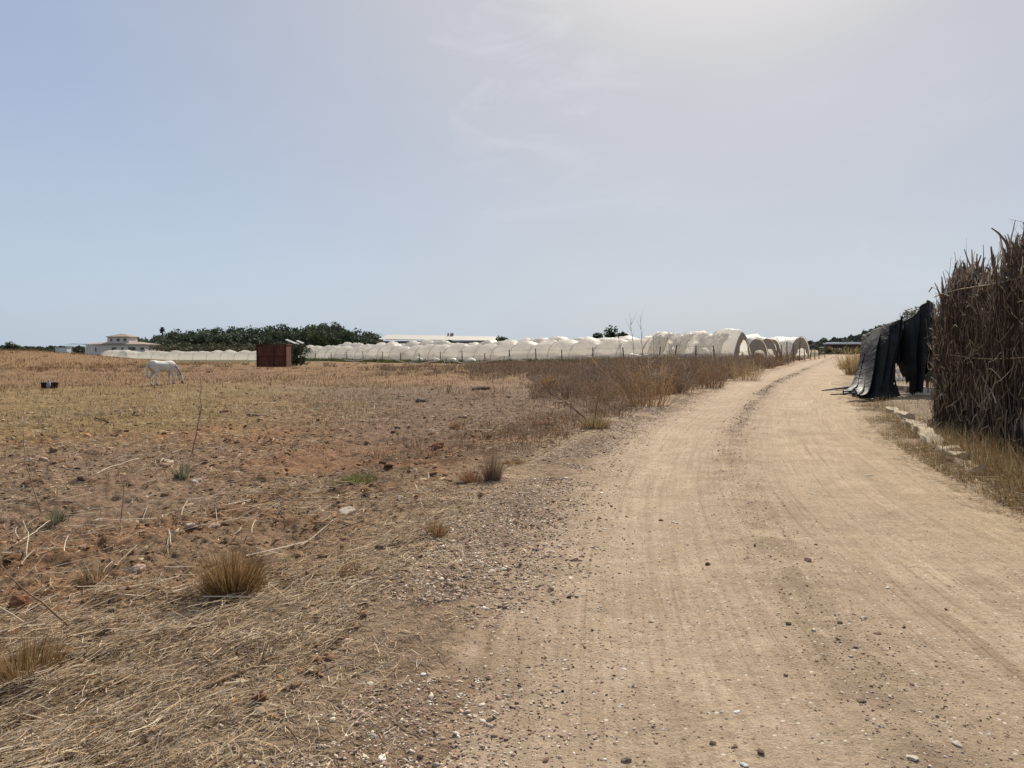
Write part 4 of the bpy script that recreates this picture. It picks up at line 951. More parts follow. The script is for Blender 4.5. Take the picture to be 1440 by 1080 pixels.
# ================================================================== far trees
LEAF = tint_mat('leaves', .75, .2, .3, .6, .2)
BARK = rough_mat('bark', (.10, .075, .055), (.17, .13, .10), 5, .9, .03)
def crown_mesh(name, w_, h, nclump, nleaf, leaf, cols, seed, flat=.55, droop=0):
    rs = np.random.default_rng(seed); V = []; Cc = []
    # clump centres spread through the crown volume, more on its outer shell
    cen = []
    for q in range(nclump):
        a = rs.uniform(0, 6.283); zf = rs.uniform(-.45, .5); rr = math.sqrt(max(.05, 1 - (zf / .55)**2)) * rs.uniform(.35, 1.0)
        cen.append((math.cos(a) * rr * w_ / 2 * .78, math.sin(a) * rr * w_ / 2 * .78, zf * h * .8, rs.uniform(.16, .30) * w_, rs.uniform(.7, 1.25)))
    cen.append((0, 0, 0, .42 * w_, .85)); per = nleaf // len(cen)
    for (cx, cy, cz, cr, br) in cen:
        d = rs.normal(0, 1, (per, 3)); d /= np.linalg.norm(d, axis=1, keepdims=True); r = cr * rs.uniform(.55, 1.08, (per, 1))
        p = np.array([[cx, cy, cz]]) + d * r * np.array([[1, 1, flat + .15]])
        u = rs.normal(0, 1, (per, 3)); u /= np.linalg.norm(u, axis=1, keepdims=True); t = np.cross(u, d + rs.normal(0, .5, (per, 3))); t /= np.linalg.norm(t, axis=1, keepdims=True) + 1e-6
        s = leaf * rs.uniform(.6, 1.4, (per, 1))
        V.append(np.stack([p - u * s, p - t * s * .55, p + u * s, p + t * s * .55], 1))
        c = np.array(cols)[rs.integers(0, len(cols), per)] * br * rs.uniform(.75, 1.25, (per, 1)); Cc.append(np.repeat(c[:, None], 4, 1))
    V = np.concatenate(V).reshape(-1, 3); Cc = np.concatenate(Cc).reshape(-1, 3)
    f = np.arange(len(V)).reshape(-1, 4)
    return V, f, Cc
def tree(name, loc, h, w_, label, cat, group, cols, seed, nleaf=900, leaf=.45, clump=16, trunk=.28, flat=.55):
    root = empty(name, loc); tag(root, label, cat, group)
    ch = h * (1 - trunk) * 1.05
    V, f, c = crown_mesh('crown', w_, ch, clump, nleaf, leaf, cols, seed, flat)
    V = V + np.array([[0, 0, h - ch * .52]]); V[:, 2] = np.maximum(V[:, 2], .1)
    mesh_np('crown', V, f, LEAF, root, col=c)
    mb = MB(); rs = random.Random(seed); tr = h * .025
    mb.tube([(0, 0, -.3), (rs.uniform(-.1, .1), 0, h * trunk * .6), (rs.uniform(-.2, .2), rs.uniform(-.2, .2), h * .6)], [tr * 1.3, tr, tr * .6], 8)
    for q in range(5):
        a = rs.uniform(0, 6.28); z = h * rs.uniform(trunk * .8, .55); mb.tube([(0, 0, z), (math.cos(a) * w_ * .2, math.sin(a) * w_ * .2, z + h * .1), (math.cos(a) * w_ * .36, math.sin(a) * w_ * .36, z + h * .22)], [tr * .5, tr * .35, tr * .15], 5)
    mb.build('trunk', BARK, root, True); return root
def far_pt(px, Y):
    x = (px - 720) / F * Y; return x, Y, float(surf(x, Y))
PINE = [(.056, .072, .044), (.074, .092, .050), (.046, .058, .040), (.09, .104, .06)]
OLIVE = [(.085, .09, .045), (.11, .105, .055), (.07, .072, .038)]
GREEN = [(.05, .075, .025), (.065, .09, .03), (.04, .06, .022)]
skx = [186, 200, 215, 226, 238, 255, 275, 300, 325, 345, 365, 390, 415, 440, 463, 480, 493, 505, 520, 531]
sky_ = [476, 473, 475, 468, 468, 464, 463, 459, 461, 458, 459, 457, 458, 456, 454.5, 457, 461, 463, 464, 466]
def top_z(py, Y): return EYE + (HOR - py) / F * Y
WG = 'pines of the dark wood beyond the tunnels'
protos = []
for q in range(5):
    protos.append(tree('pine_tree', (0, 0, 0), 12, 11, 'dark green pine with rounded crown in the wood beyond the tunnels', 'tree', WG, [tuple(c_ * (.8, 1.0, 1.25, .9, 1.1)[q] for c_ in cc) for cc in PINE], 600 + q, 1100, .55, 16, .2))
used = set()
def place(q, loc, sx, sz, rz):
    o = protos[q] if q not in used else copy_tree(protos[q]); used.add(q)
    o.location = loc; o.scale = (sx, sx, sz); o.rotation_euler = (0, 0, rz); return o
bpy.context.view_layer.update()
cnt = 0
for row, (Y, dy) in enumerate(((430, 0), (395, 3.5), (365, 8))):
    px = 190 + row * 4
    while px < 529:
        p = px + random.uniform(-3, 3); ty = np.interp(p, skx, sky_) + dy + random.uniform(-2.2, 2.6) + (3 if p > 505 else 0)
        x, y, z = far_pt(p, Y + random.uniform(-10, 10)); h = max(5, top_z(ty, y) - z)
        if not (row == 0 and 222 < p < 236):
            place(cnt % 5, (x, y, z), random.uniform(.9, 1.35), h / 12, random.uniform(0, 6.28)); cnt += 1
        px += random.uniform(16, 22) if row else random.uniform(12, 17)
# scrub at the foot of the wood
for q, px in enumerate(range(232, 440, 11)):
    x, y, z = far_pt(px + random.uniform(-4, 4), 335 + random.uniform(-12, 12)); h = top_z(random.uniform(481, 486), y) - z
    tree('scrub_tree', (x, y, z), h, h * random.uniform(1.0, 1.5), 'low olive coloured scrub tree at the foot of the dark wood', 'tree', 'olive scrub trees before the wood', OLIVE, 700 + q, 420, .5, 9, .15)
for (px, ty, w_, lab) in ((447, 465, 15, 'bright mid green rounded tree in front of the dark pines'), (488, 467, 13, 'olive green rounded tree right of the bright green one before the pines'), (470, 475, 12, 'low green bush tree between the two brighter trees')):
    x, y, z = far_pt(px, 320); h = top_z(ty, y) - z
    tree('broadleaf_tree', (x, y, z), h, w_ * .62, lab, 'tree', None, GREEN if px != 488 else OLIVE[2:] + GREEN, int(px), 1300, .4, 18, .2)
# palm above the wood
x, y, z = far_pt(229, 385); root = empty('palm_tree', (x, y, z)); tag(root, 'fan palm standing above the left end of the dark wood', 'palm')
h = top_z(463.5, y) - z
MB().tube([(0, 0, -.3), (.15, 0, h * .5), (.1, 0, h)], [.45, .36, .32], 9).build('trunk', BARK, root, True)
V = []; Cc = []
for q in range(70):
    a = rng.uniform(0, 6.28); e = rng.uniform(-.9, 1.4); d = np.array([math.cos(a) * math.cos(e), math.sin(a) * math.cos(e), math.sin(e)]); side = np.array([-math.sin(a), math.cos(a), 0])
    b0 = np.array([.1, 0, h]); l = rng.uniform(1.2, 1.9); m1 = b0 + d * l * .6; m2 = b0 + d * l - np.array([0, 0, .4])
    V += [b0 - side * .05, b0 + side * .05, m1 + side * .55, m1 - side * .55, m1 - side * .55, m1 + side * .55, m2 + side * .35, m2 - side * .35]
    Cc += [np.array(PINE[q % 4]) * 1.1] * 8
mesh_np('fronds', np.array(V), np.arange(len(V)).reshape(-1, 4), LEAF, root, col=np.array(Cc))
# single trees on the skyline
for (px, ty, Y, w_, lab, cols) in ((840, 465, 300, 4.6, 'small dark round tree left of the larger clump above the tunnels', PINE), (860, 459, 300, 7.2, 'large dark green tree above the tunnels', GREEN), (876, 459.5, 302, 4.4, 'tree joined to the right of the large dark green tree', PINE + GREEN),
                                   (706, 474, 380, 8, 'low dark bush tree at the right end of the long pale roof', PINE), (762, 474, 360, 5, 'tiny dark treetop left of two on the skyline above the tunnels', PINE), (776, 473.5, 360, 5.5, 'tiny dark treetop right of two on the skyline above the tunnels', PINE),
                                   (16, 483.5, 300, 6.5, 'round dark bush standing above the hedge at the far left', PINE), (633, 477.5, 370, 3.6, 'small dark bush left of two before the dark wall of the long roof', PINE), (662, 478, 370, 3.2, 'small dark bush right of two before the dark wall of the long roof', PINE)):
    x, y, z = far_pt(px, Y); h = top_z(ty, Y) - z
    tree('skyline_tree', (x, y, z), h, w_, lab, 'tree', None, cols, int(px * 3), 1500, .5, 18, .12, .75)
def hedge(pts, Y, label, cols, n, leaf, seed, name='hedge', cat='hedge'):
    rs = np.random.default_rng(seed); pxs = [p[0] for p in pts]; tys = [p[1] for p in pts]
    px = rs.uniform(pxs[0], pxs[-1], n); y = Y + rs.normal(0, 3, n); x = (px - 720) / F * y; g = surf(x, y)
    top = EYE + (HOR - np.interp(px, pxs, tys) + (vnoise(px * .25, px * 0, seed) - .5) * 3) / F * y
    z = g + (top - g) * np.sqrt(rs.uniform(0, 1, n)); p = np.stack([x, y, z], -1)
    u = rs.normal(0, 1, (n, 3)); u /= np.linalg.norm(u, axis=1, keepdims=True); t = np.cross(u, rs.normal(0, 1, (n, 3))); t /= np.linalg.norm(t, axis=1, keepdims=True)
    s = leaf * rs.uniform(.6, 1.4, (n, 1)); V = np.stack([p - u * s, p - t * s * .6, p + u * s, p + t * s * .6], 1).reshape(-1, 3)
    c = np.array(cols)[rs.integers(0, len(cols), n)] * (.7 + .6 * vnoise(px * .3, z, seed + 2))[:, None]
    o = mesh_np(name, V, np.arange(4 * n).reshape(-1, 4), LEAF, col=np.repeat(c[:, None], 4, 1).reshape(-1, 3)); return o
tag(hedge([(-60, 486.5), (0, 487), (60, 487.5), (120, 487)], 345, '', PINE + OLIVE[:1], 5000, .5, 5), 'long dark hedge on the skyline at the far left', 'hedge')
tag(hedge([(210, 486), (240, 487), (420, 489)], 300, '', OLIVE + [(.12, .09, .06)], 2600, .5, 9, 'scrub'), 'brown olive undergrowth along the foot of the dark wood', 'undergrowth', kind='stuff')
# wooded ridge on the right
x = np.linspace(190, 620, 80); y = np.linspace(470, 640, 12); GX, GY = np.meshgrid(x, y, indexing='ij')
pxr = GX / 560 * F + 720
hz = np.interp(pxr, [1120, 1150, 1175, 1195, 1215, 1235, 1300, 1500, 1800], [0, 4, 5.5, 6.5, 10, 14, 20, 26, 20]) * np.sin(np.linspace(0, math.pi, 12))[None, :] ** .7 - .6
i = np.arange(79)[:, None]; j = np.arange(11)[None, :]
o = mesh_np('hill', np.stack([GX, GY, hz], -1).reshape(-1, 3), np.stack([i * 12 + j, (i + 1) * 12 + j, (i + 1) * 12 + j + 1, i * 12 + j + 1], -1).reshape(-1, 4), rough_mat('hill_scrub', (.035, .045, .032), (.075, .08, .05), .06, .95), smooth=True); tag(o, kind='structure')
n = 11000; px = rng.uniform(1128, 1800, n); y = rng.uniform(480, 585, n); x = (px - 720) / F * y
hh = np.interp(px, [1120, 1150, 1175, 1195, 1215, 1235, 1300, 1500, 1800], [0, 4, 5.5, 6.5, 10, 14, 20, 26, 20]) * np.sin((y - 470) / 170 * math.pi) ** .7 + rng.uniform(-.6, 3.2, n) * (.5 + vnoise(px * .22, px * 0, 77))
p = np.stack([x, y, hh], -1); u = rng.normal(0, 1, (n, 3)); u /= np.linalg.norm(u, axis=1, keepdims=True); t = np.cross(u, rng.normal(0, 1, (n, 3))); t /= np.linalg.norm(t, axis=1, keepdims=True); s = rng.uniform(.8, 1.8, (n, 1))
V = np.stack([p - u * s, p - t * s * .6, p + u * s, p + t * s * .6], 1).reshape(-1, 3)
o = mesh_np('distant_wood', V, np.arange(4 * n).reshape(-1, 4), LEAF, col=np.repeat(pick([(.035, .046, .036), (.045, .055, .042), (.055, .06, .045)], n)[:, None], 4, 1).reshape(-1, 3)); tag(o, 'dark wood covering the low ridge behind the black sheeting', 'wood', kind='stuff')
# field growth before the ridge
tag(hedge([(1150, 489), (1185, 490), (1235, 489), (1330, 488), (1900, 486)], 190, '', OLIVE + [(.12, .09, .05)], 6000, .45, 15, 'scrub'), 'olive brown scrub beyond the end of the road', 'undergrowth', kind='stuff')

# ================================================================== house
WALL = rough_mat('house_wall', (.60, .52, .46), (.70, .62, .55), 1.2, .9)
TILE = rough_mat('roof_tile', (.26, .20, .155), (.36, .29, .23), 2, .85, .05, 8)
GLASS = rough_mat('dark_window', (.035, .035, .04), (.06, .06, .065), 2, .25, spec=.5)
FRAME = rough_mat('window_frame', (.45, .40, .35), (.55, .5, .44), 2, .7)
hx, hy, hz_ = far_pt(163, 330); root = empty('house', (hx, hy, hz_)); tag(root, 'pale farmhouse with low hipped roof and small upper storey', 'house')
sc_ = 330 / F
def zz(py): return top_z(py, 330) - hz_
def xx(px): return (px - 163) * sc_
def hip(mb, x0, x1, y0, y1, z, h, ov):
    x0 -= ov; x1 += ov; y0 -= ov; y1 += ov; ins = min(x1 - x0, y1 - y0) / 2
    a, b_ = (x0 + ins, (y0 + y1) / 2, z + h), (x1 - ins, (y0 + y1) / 2, z + h)
    return mb.add([(x0, y0, z), (x1, y0, z), (x1, y1, z), (x0, y1, z), a, b_, (x0, y0, z - .25), (x1, y0, z - .25), (x1, y1, z - .25), (x0, y1, z - .25)],
           [(0, 1, 5, 4), (1, 2, 5), (2, 3, 4, 5), (3, 0, 4), (6, 7, 1, 0), (7, 8, 2, 1), (8, 9, 3, 2), (9, 6, 0, 3), (9, 8, 7, 6)])
e1 = zz(485); MB().box((xx(121.5), 0, -.5), (xx(204.5), 13, e1)).build('wall', WALL, root)
hip(MB(), xx(121.5), xx(204.5), 0, 13, e1 + .3, 1.15, .6).build('roof', TILE, root)
e2 = zz(474); MB().box((xx(147.5), 2.5, e1 - .3), (xx(178), 10, e2)).build('upper_wall', WALL, root)
hip(MB(), xx(147.5), xx(178), 2.5, 10, e2 + .26, 1.25, .5).build('upper_roof', TILE, root)
def win(px0, px1, py0, py1, y, kind='window'):
    x0, x1, z0, z1 = xx(px0), xx(px1), zz(py1), zz(py0)
    fr = MB(); b_ = .09
    for lo, hi in (((x0 - b_, z0 - b_), (x1 + b_, z0)), ((x0 - b_, z1), (x1 + b_, z1 + b_)), ((x0 - b_, z0), (x0, z1)), ((x1, z0), (x1 + b_, z1)), (((x0 + x1) / 2 - .04, z0), ((x0 + x1) / 2 + .04, z1))):
        fr.box((lo[0], y - .06, lo[1]), (hi[0], y + .0, hi[1]))
    f_ = fr.build(kind, FRAME, root)
    MB().box((x0, y - .03, z0), (x1, y - .003, z1)).build('pane', GLASS, f_)
for a in ((152, 154.5), (161, 165), (170.5, 174.5)): win(a[0], a[1], 476, 480, 2.5)
win(133.5, 136, 489, 494, 0); win(158, 164, 488.5, 494, 0); win(171.5, 174.2, 488.5, 493.5, 0); win(181, 191, 488, 497, 0, 'porch_door'); win(198, 203, 488.5, 492, 0)
# annexes left of the house
TANK = rough_mat('white_tank', (.55, .58, .6), (.66, .69, .70), .8, .6)
x, y, z = far_pt(86.5, 300); root = empty('field_cabin', (x, y, z)); tag(root, 'small white box like cabin beside the hedge left of the house', 'cabin')
MB().box((-2.3, 0, -.3), (2.3, 3, top_z(489.5, 300) - z)).build('wall', TANK, root); MB().box((-2.45, -.15, top_z(489.5, 300) - z + .004), (2.45, 3.15, top_z(489.0, 300) - z + .1)).build('roof', FRAME, root)
for px in (83, 90): MB().box(((px - 86.5) * .277 - .3, -.05, 1.2), ((px - 86.5) * .277 + .3, -.004, 2.0)).build('window', GLASS, root)
x, y, z = far_pt(105, 310); root = empty('hoop_frame', (x, y, z)); tag(root, 'bare white arched metal frame between the white cabin and the house', 'frame')
for q in range(4):
    pts = [((-math.cos(a)) * 4.6 + .0, q * 2.2, (top_z(488, 310) - z) + math.sin(a) * 1.35) for a in np.linspace(0, math.pi, 13)]
    MB().tube([(pts[0][0], q * 2.2, 0)] + pts + [(pts[-1][0], q * 2.2, 0)], .07, 5).build('hoop', rough_mat('white_paint', (.7, .72, .72), (.78, .8, .8), 3, .5) if q == 0 else bpy.data.materials['white_paint'], root)
MB().tube([(0, 0, pts[6][2]), (0, 6.6, pts[6][2])], .06, 5).build('ridge_bar', bpy.data.materials['white_paint'], root)

# long pale roof behind the tunnels
ROOF = rough_mat('pale_roof', (.40, .375, .32), (.48, .45, .385), .15, .7)
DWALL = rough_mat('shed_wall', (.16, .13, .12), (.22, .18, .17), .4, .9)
Y = 400; x, y, z = far_pt(625, Y); root = empty('warehouse', (x, y, z)); tag(root, 'long low building with pale cream roof behind the tunnels', 'building')
s_ = Y / F
def wx(px): return (px - 625) * s_
ez, rz_ = top_z(477.0, Y) - z, top_z(470.6, Y + 11) - z
mb = MB(); mb.add([(wx(533), -1, ez), (wx(722), -1, ez - .8), (wx(700), 11, rz_ - 1.0), (wx(541), 11, rz_), (wx(533), 23, ez), (wx(722), 23, ez - .8)], [(0, 1, 2, 3), (3, 2, 5, 4)])
o = mb.build('roof', ROOF, root); sm_ = o.modifiers.new('thick', 'SOLIDIFY'); sm_.thickness = .1
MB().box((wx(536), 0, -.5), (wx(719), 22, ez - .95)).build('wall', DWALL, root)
for k_ in range(12):
    px = 540 + k_ * 15; MB().box((wx(px) - .2, -.12, -.5), (wx(px) + .2, -.003, ez - 1.3)).build('pillar', FRAME, root)
mb = MB()
for px in (628, 632, 634.5): mb.box((wx(px) - .4, 10.6, rz_ - 1.0), (wx(px) + .4, 11.4, rz_ + .6)); mb.tube([(wx(px), 11, rz_ + .55), (wx(px), 11, rz_ + .9)], .3, 8)
mb.build('roof_vents', DWALL, root)
# low greenhouse strip at the right
Y = 200; x, y, z = far_pt(1199, Y); root = empty('low_greenhouse', (x, y, z)); tag(root, 'low flat white greenhouse strip at the end of the road', 'greenhouse')
a, b_ = top_z(481.2, Y) - z, top_z(484.2, Y) - z
MB().box((-4.2, 0, a - .5), (6.5, 9, a - .15)).box((-3.6, .3, a - .15), (6.2, 8.5, a)).build('roof', bpy.data.materials['white_paint'], root)
for k_ in range(6): MB().tube([(-4 + k_ * 2.05, .2, -.3), (-4 + k_ * 2.05, .2, a - .5)], .06, 6).build('post', POST, root)
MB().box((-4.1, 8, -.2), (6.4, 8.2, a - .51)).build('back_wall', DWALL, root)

# ================================================================== rusty shed, panels and bush in the field
RUSTM = rough_mat('rusty_sheet', (.060, .026, .020), (.19, .072, .042), 1.6, .85, .01, 30, stretch=(2.2, 2.2, .5))
RUSTD = rough_mat('rusty_frame', (.07, .024, .018), (.11, .036, .026), 3, .8)
Y = 104; x, y, z = far_pt(381.5, Y); z = float(macro(x, y)); root = empty('rusty_shed', (x, y, z)); tag(root, 'rust red sheet metal shed standing alone at the back of the field', 'shed')
s_ = Y / F; hw = 20.5 * s_; H_ = top_z(485, Y) - z
mb = MB(); nx = 48; v = []; f = []
for q in range(nx + 1):
    for lv in (0, 1): v.append((-hw + .12 + (2 * hw - .24) * q / nx, .05 + .03 * (q % 2), -.1 + lv * (H_ - .05)))
for q in range(nx): f.append((2 * q, 2 * q + 2, 2 * q + 3, 2 * q + 1))
mb.add(v, f).build('front_panel', RUSTM, root)
for sx in (-1, 1): MB().box((sx * hw - .06, .1, -.1), (sx * hw + .06, 2.4, H_ - .05)).build('side_panel', RUSTM, root)
MB().box((-hw, 2.4, -.1), (hw, 2.5, H_ - .2)).build('rear_panel', RUSTM, root)
MB().box((-hw - .12, -.12, H_ - .04), (hw + .12, 2.6, H_ + .13)).build('roof', RUSTD, root)
for px in (-hw + .05, .35, hw - .1): MB().box((px - .06, -.06, -.1), (px + .06, .03, H_ - .05)).build('post', RUSTD, root)
MB().box((-hw + .12, -.03, H_ * .48), (hw - .17, .04, H_ * .48 + .1)).build('cross_bar', RUSTD, root)
x, y, z = far_pt(417, 112); tree('leafy_bush', (x, y, float(macro(x, y))), top_z(482, 112) - z, 3.4, 'dark green bush right beside the rusty shed', 'bush', None, GREEN + PINE, 903, 1800, .16, 18, .05)
PANEL = rough_mat('panel_glass', (.16, .165, .16), (.22, .225, .22), 2, .6, spec=.15)
for (px, py, w_, lab) in ((411, 481, 1.9, 'large tilted pale panel on a pole above the bush by the rusty shed'), (422, 481, 1.0, 'small tilted pale panel on a pole right of the large one')):
    p = at(px, py, 110); zg = float(macro(p.x, p.y)); root = empty('tilted_panel', (p.x, p.y, zg)); tag(root, lab, 'panel', 'tilted panels by the shed')
    h = p.z - zg; MB().tube([(0, .1, -.2), (0, .1, h - .05)], .05, 7).build('pole', POST, root)
    MB().box((-w_ / 2, -.5, h - .03), (w_ / 2, .5, h + .03), c=(0, 0, h), tilt=(R(6), R(22), 0)).build('panel', PANEL, root)

# two feed tubs
TUB = rough_mat('dark_red_tub', (.045, .018, .022), (.075, .03, .035), 4, .5, spec=.4)
GREYT = rough_mat('grey_tub', (.22, .23, .26), (.3, .31, .34), 4, .6)
x, y, z = P(69.5, 548); dY = y / F
def tub(px0, px1, mat, label, name='feed_tub', hpx=8.5):
    cx = ((px0 + px1) / 2 - 720) * dY; r = (px1 - px0) / 2 * dY; zc = float(surf(cx, y)); root = empty(name, (cx, y, zc)); tag(root, label, 'tub', 'feed tubs in the field')
    h = hpx * dY; n = 20; mb = MB(); prof = [(r * .78, 0), (r * .97, h), (r * 1.03, h), (r * 1.03, h - .05), (r * .93, h - .02), (r * .74, .05)]
    v = []; f = []
    for (pr, pz) in prof:
        for k_ in range(n): v.append((math.cos(k_ * 2 * math.pi / n) * pr, math.sin(k_ * 2 * math.pi / n) * pr * .8, pz))
    for q in range(len(prof) - 1):
        for k_ in range(n): f.append((q * n + k_, q * n + (k_ + 1) % n, (q + 1) * n + (k_ + 1) % n, (q + 1) * n + k_))
    f.append(tuple(range(n - 1, -1, -1))); f.append(tuple(5 * n + k_ for k_ in range(n)))
    mb.add(v, f).build('tub', mat, root, True)
    MB().tube([(math.cos(a) * r * 1.06, math.sin(a) * r * .86, h - .02) for a in np.linspace(0, 2 * math.pi, 21)], .025, 6, False).build('rim', mat, root, True)
tub(69.3, 81.5, TUB, 'larger dark red feed tub on the grass at the far left')
tub(56.5, 66, TUB, 'smaller dark red feed tub left of the larger one')
x2 = (67.6 - 720) * (y - .35) / F; zc = float(surf(x2, y - .35)); root = empty('feed_sack', (x2, y - .35, zc)); tag(root, 'small pale grey sack standing between the two dark red tubs', 'sack')
mb = MB(); mb.tube([(0, 0, 0), (0, 0, .15), (.01, 0, .27), (0, 0, .33)], [(.09, .08), (.10, .09), (.07, .06), (.035, .03)], 10); mb.build('bag', GREYT, root, True)
MB().tube([(-.03, 0, .33), (0, 0, .36), (.05, 0, .38)], [.03, .02, .045], 7).build('tied_neck', GREYT, root, True)
# ================================================================== cane fence on the right
FA = np.array([8.62, 15.7]); FB = np.array([5.35, 4.2])
FL = float(np.linalg.norm(FB - FA)); FD = (FB - FA) / FL; FN = np.array([FD[1], -FD[0]])    # FN points away from the road
if FN[0] < 0: FN = -FN
z0 = float(surf(*FA)); CF = empty('cane_fence', (FA[0], FA[1], z0)); tag(CF, 'tall ragged fence of dry brown canes along the right side of the road', 'fence')
CANE = tint_mat('dry_cane', .8, .18, .3, 8, .2)
CC = [(.140, .104, .080), (.180, .139, .108), (.105, .078, .061), (.235, .188, .147), (.075, .057, .046), (.165, .112, .076), (.16, .131, .108), (.29, .235, .18)]
CLIGHT = [(.38, .30, .21), (.46, .38, .28), (.30, .23, .15)]
def ftop(s):
    b = np.interp(s, [-.1, .1, .5, .9, 1.3, 1.9, 2.4, 2.9, 3.3, 3.6, 3.9, 4.5, 5, 12], [2.3, 2.45, 2.6, 2.75, 3.0, 2.85, 2.55, 2.75, 2.3, 2.6, 2.95, 3.08, 3.15, 3.1])
    return b + (fbm(s * 3.2, s * 0, 811) - .5) * .3
def fence_pts(s, off, z): 
    x = FA[0] + FD[0] * s + FN[0] * off; y = FA[1] + FD[1] * s + FN[1] * off
    return np.stack([x - FA[0], y - FA[1], z + (surf(x, y) if False else macro(x, y)) - z0], -1)
n = 6500; s = rng.uniform(0, FL, n) ** 1.0; off = rng.uniform(-.02, .42, n); k = 6; t = np.linspace(0, 1, k)[None, :]
hh = ftop(s) * np.clip(rng.normal(.76, .14, n), .35, .93); zb = np.where(rng.uniform(0, 1, n) < .25, rng.uniform(0, 1.2, n), 0); hh = np.maximum(hh, zb + .5)
ls, lo = rng.normal(0, .13, n), rng.normal(0, .05, n)
S_ = np.maximum(s[:, None] + ls[:, None] * t * (hh - zb)[:, None] + rng.normal(0, .012, (n, k)), -.18); O_ = off[:, None] + lo[:, None] * t * (hh - zb)[:, None] + rng.normal(0, .012, (n, k))
Zc = zb[:, None] + (hh - zb)[:, None] * t - .03
p = fence_pts(S_, O_, Zc); wd = rng.uniform(.004, .011, n)[:, None] * (1 - .5 * t)
v1 = tubes3(p, wd, pick(CC, n, .25))
# dry leaf blades hanging on the canes
n = 15000; s = rng.uniform(0, FL, n); off = rng.uniform(-.10, .40, n); zt = ftop(s) * rng.beta(1.5, 1.1, n); k = 4; t = np.linspace(0, 1, k)[None, :]
L_ = rng.uniform(.12, .5, n)[:, None]; an = rng.normal(0, .55, n)[:, None] + np.where(rng.uniform(0, 1, n) < .5, 0, math.pi)[:, None]; cv = rng.normal(0, .45, n)[:, None]; L_ = L_ * (.4 + .6 * sst(s, 0, .4))[:, None]
S_ = np.maximum(s[:, None] + np.sin(an + cv * t) * L_ * t, -.30); O_ = off[:, None] + rng.normal(0, .08, (n, 1)) * t; Zc = np.clip(zt[:, None] + np.cos(an + cv * t) * L_ * t, .02, None); Zc = np.minimum(Zc, ftop(np.clip(S_, 0, FL)) + .05)
p = fence_pts(S_, O_, Zc); fa = rng.normal(0, .9, n); sd_ = np.stack([FD[0] * np.cos(fa) + FN[0] * np.sin(fa), FD[1] * np.cos(fa) + FN[1] * np.sin(fa), rng.normal(0, .2, n)], -1)
lc = pick(CC, n, .3); lt = rng.uniform(0, 1, n) < .10; lc[lt] = pick(CLIGHT, lt.sum()); 
v2 = strips(p, rng.uniform(.008, .022, n)[:, None] * (1 - .75 * t**2), sd_, lc)
V, f, c = join([v1, v2]); mesh_np('cane_thatch', V, f, CANE, CF, col=c)
# feathery tops: stiff cut leaves
n = 6500; s = FL * rng.uniform(0, 1, n); off = rng.uniform(-.05, .45, n); gp = vnoise(s * 5.5, s * 0, 821); k = 4; t = np.linspace(0, 1, k)[None, :]
zt = ftop(s) - rng.uniform(.05, .7, n); L_ = np.clip(rng.lognormal(-1.45, .45, n), .08, .62)[:, None] * (.45 + gp[:, None]); an = np.clip(rng.normal(0, .5, n), -.9, .9)[:, None]; cv = np.clip(rng.normal(0, .7, n), -1.2, 1.2)[:, None]
L_ = L_ * (.45 + .55 * sst(s, 0, .35))[:, None]; S_ = s[:, None] + np.sin(an + cv * t) * L_ * t; O_ = np.maximum(off[:, None] + np.clip(rng.normal(0, .2, (n, 1)), -.3, .3) * t * L_, -.16); Zc = zt[:, None] + np.cos(an + cv * t) * L_ * t
p = fence_pts(S_, O_, Zc); fa = rng.normal(0, .9, n); sd_ = np.stack([FD[0] * np.cos(fa) + FN[0] * np.sin(fa), FD[1] * np.cos(fa) + FN[1] * np.sin(fa), rng.normal(0, .2, n)], -1)
lc = pick(CC, n, .3); lt = rng.uniform(0, 1, n) < .12; lc[lt] = pick(CLIGHT, lt.sum())
V, f, c = strips(p, rng.uniform(.018, .05, n)[:, None] * (1 - .55 * t**2), sd_, lc); mesh_np('leafy_top', V, f, CANE, CF, col=c)
n = 2600; s = FL * rng.uniform(0, 1, n) ; off = -np.abs(rng.normal(.02, .16, n)) + .1; az = rng.uniform(0, 6.28, n); L_ = rng.uniform(.08, .4, n); k = 4; t = np.linspace(0, 1, k)[None, :]
S_ = s[:, None] + np.cos(az)[:, None] * L_[:, None] * t; O_ = off[:, None] + np.sin(az)[:, None] * L_[:, None] * t * .6; Zc = rng.uniform(0, .22, n)[:, None] * (1 - t * .8) + .02
p = fence_pts(S_, O_, Zc); sd_ = np.stack([-np.sin(az), np.cos(az), rng.normal(0, .5, n)], -1)
V, f, c = strips(p, rng.uniform(.006, .018, n)[:, None] * (1 - .5 * t), sd_, pick(CC + CLIGHT[:1], n, .25)); mesh_np('fallen_leaves', V, f, CANE, CF, col=c)
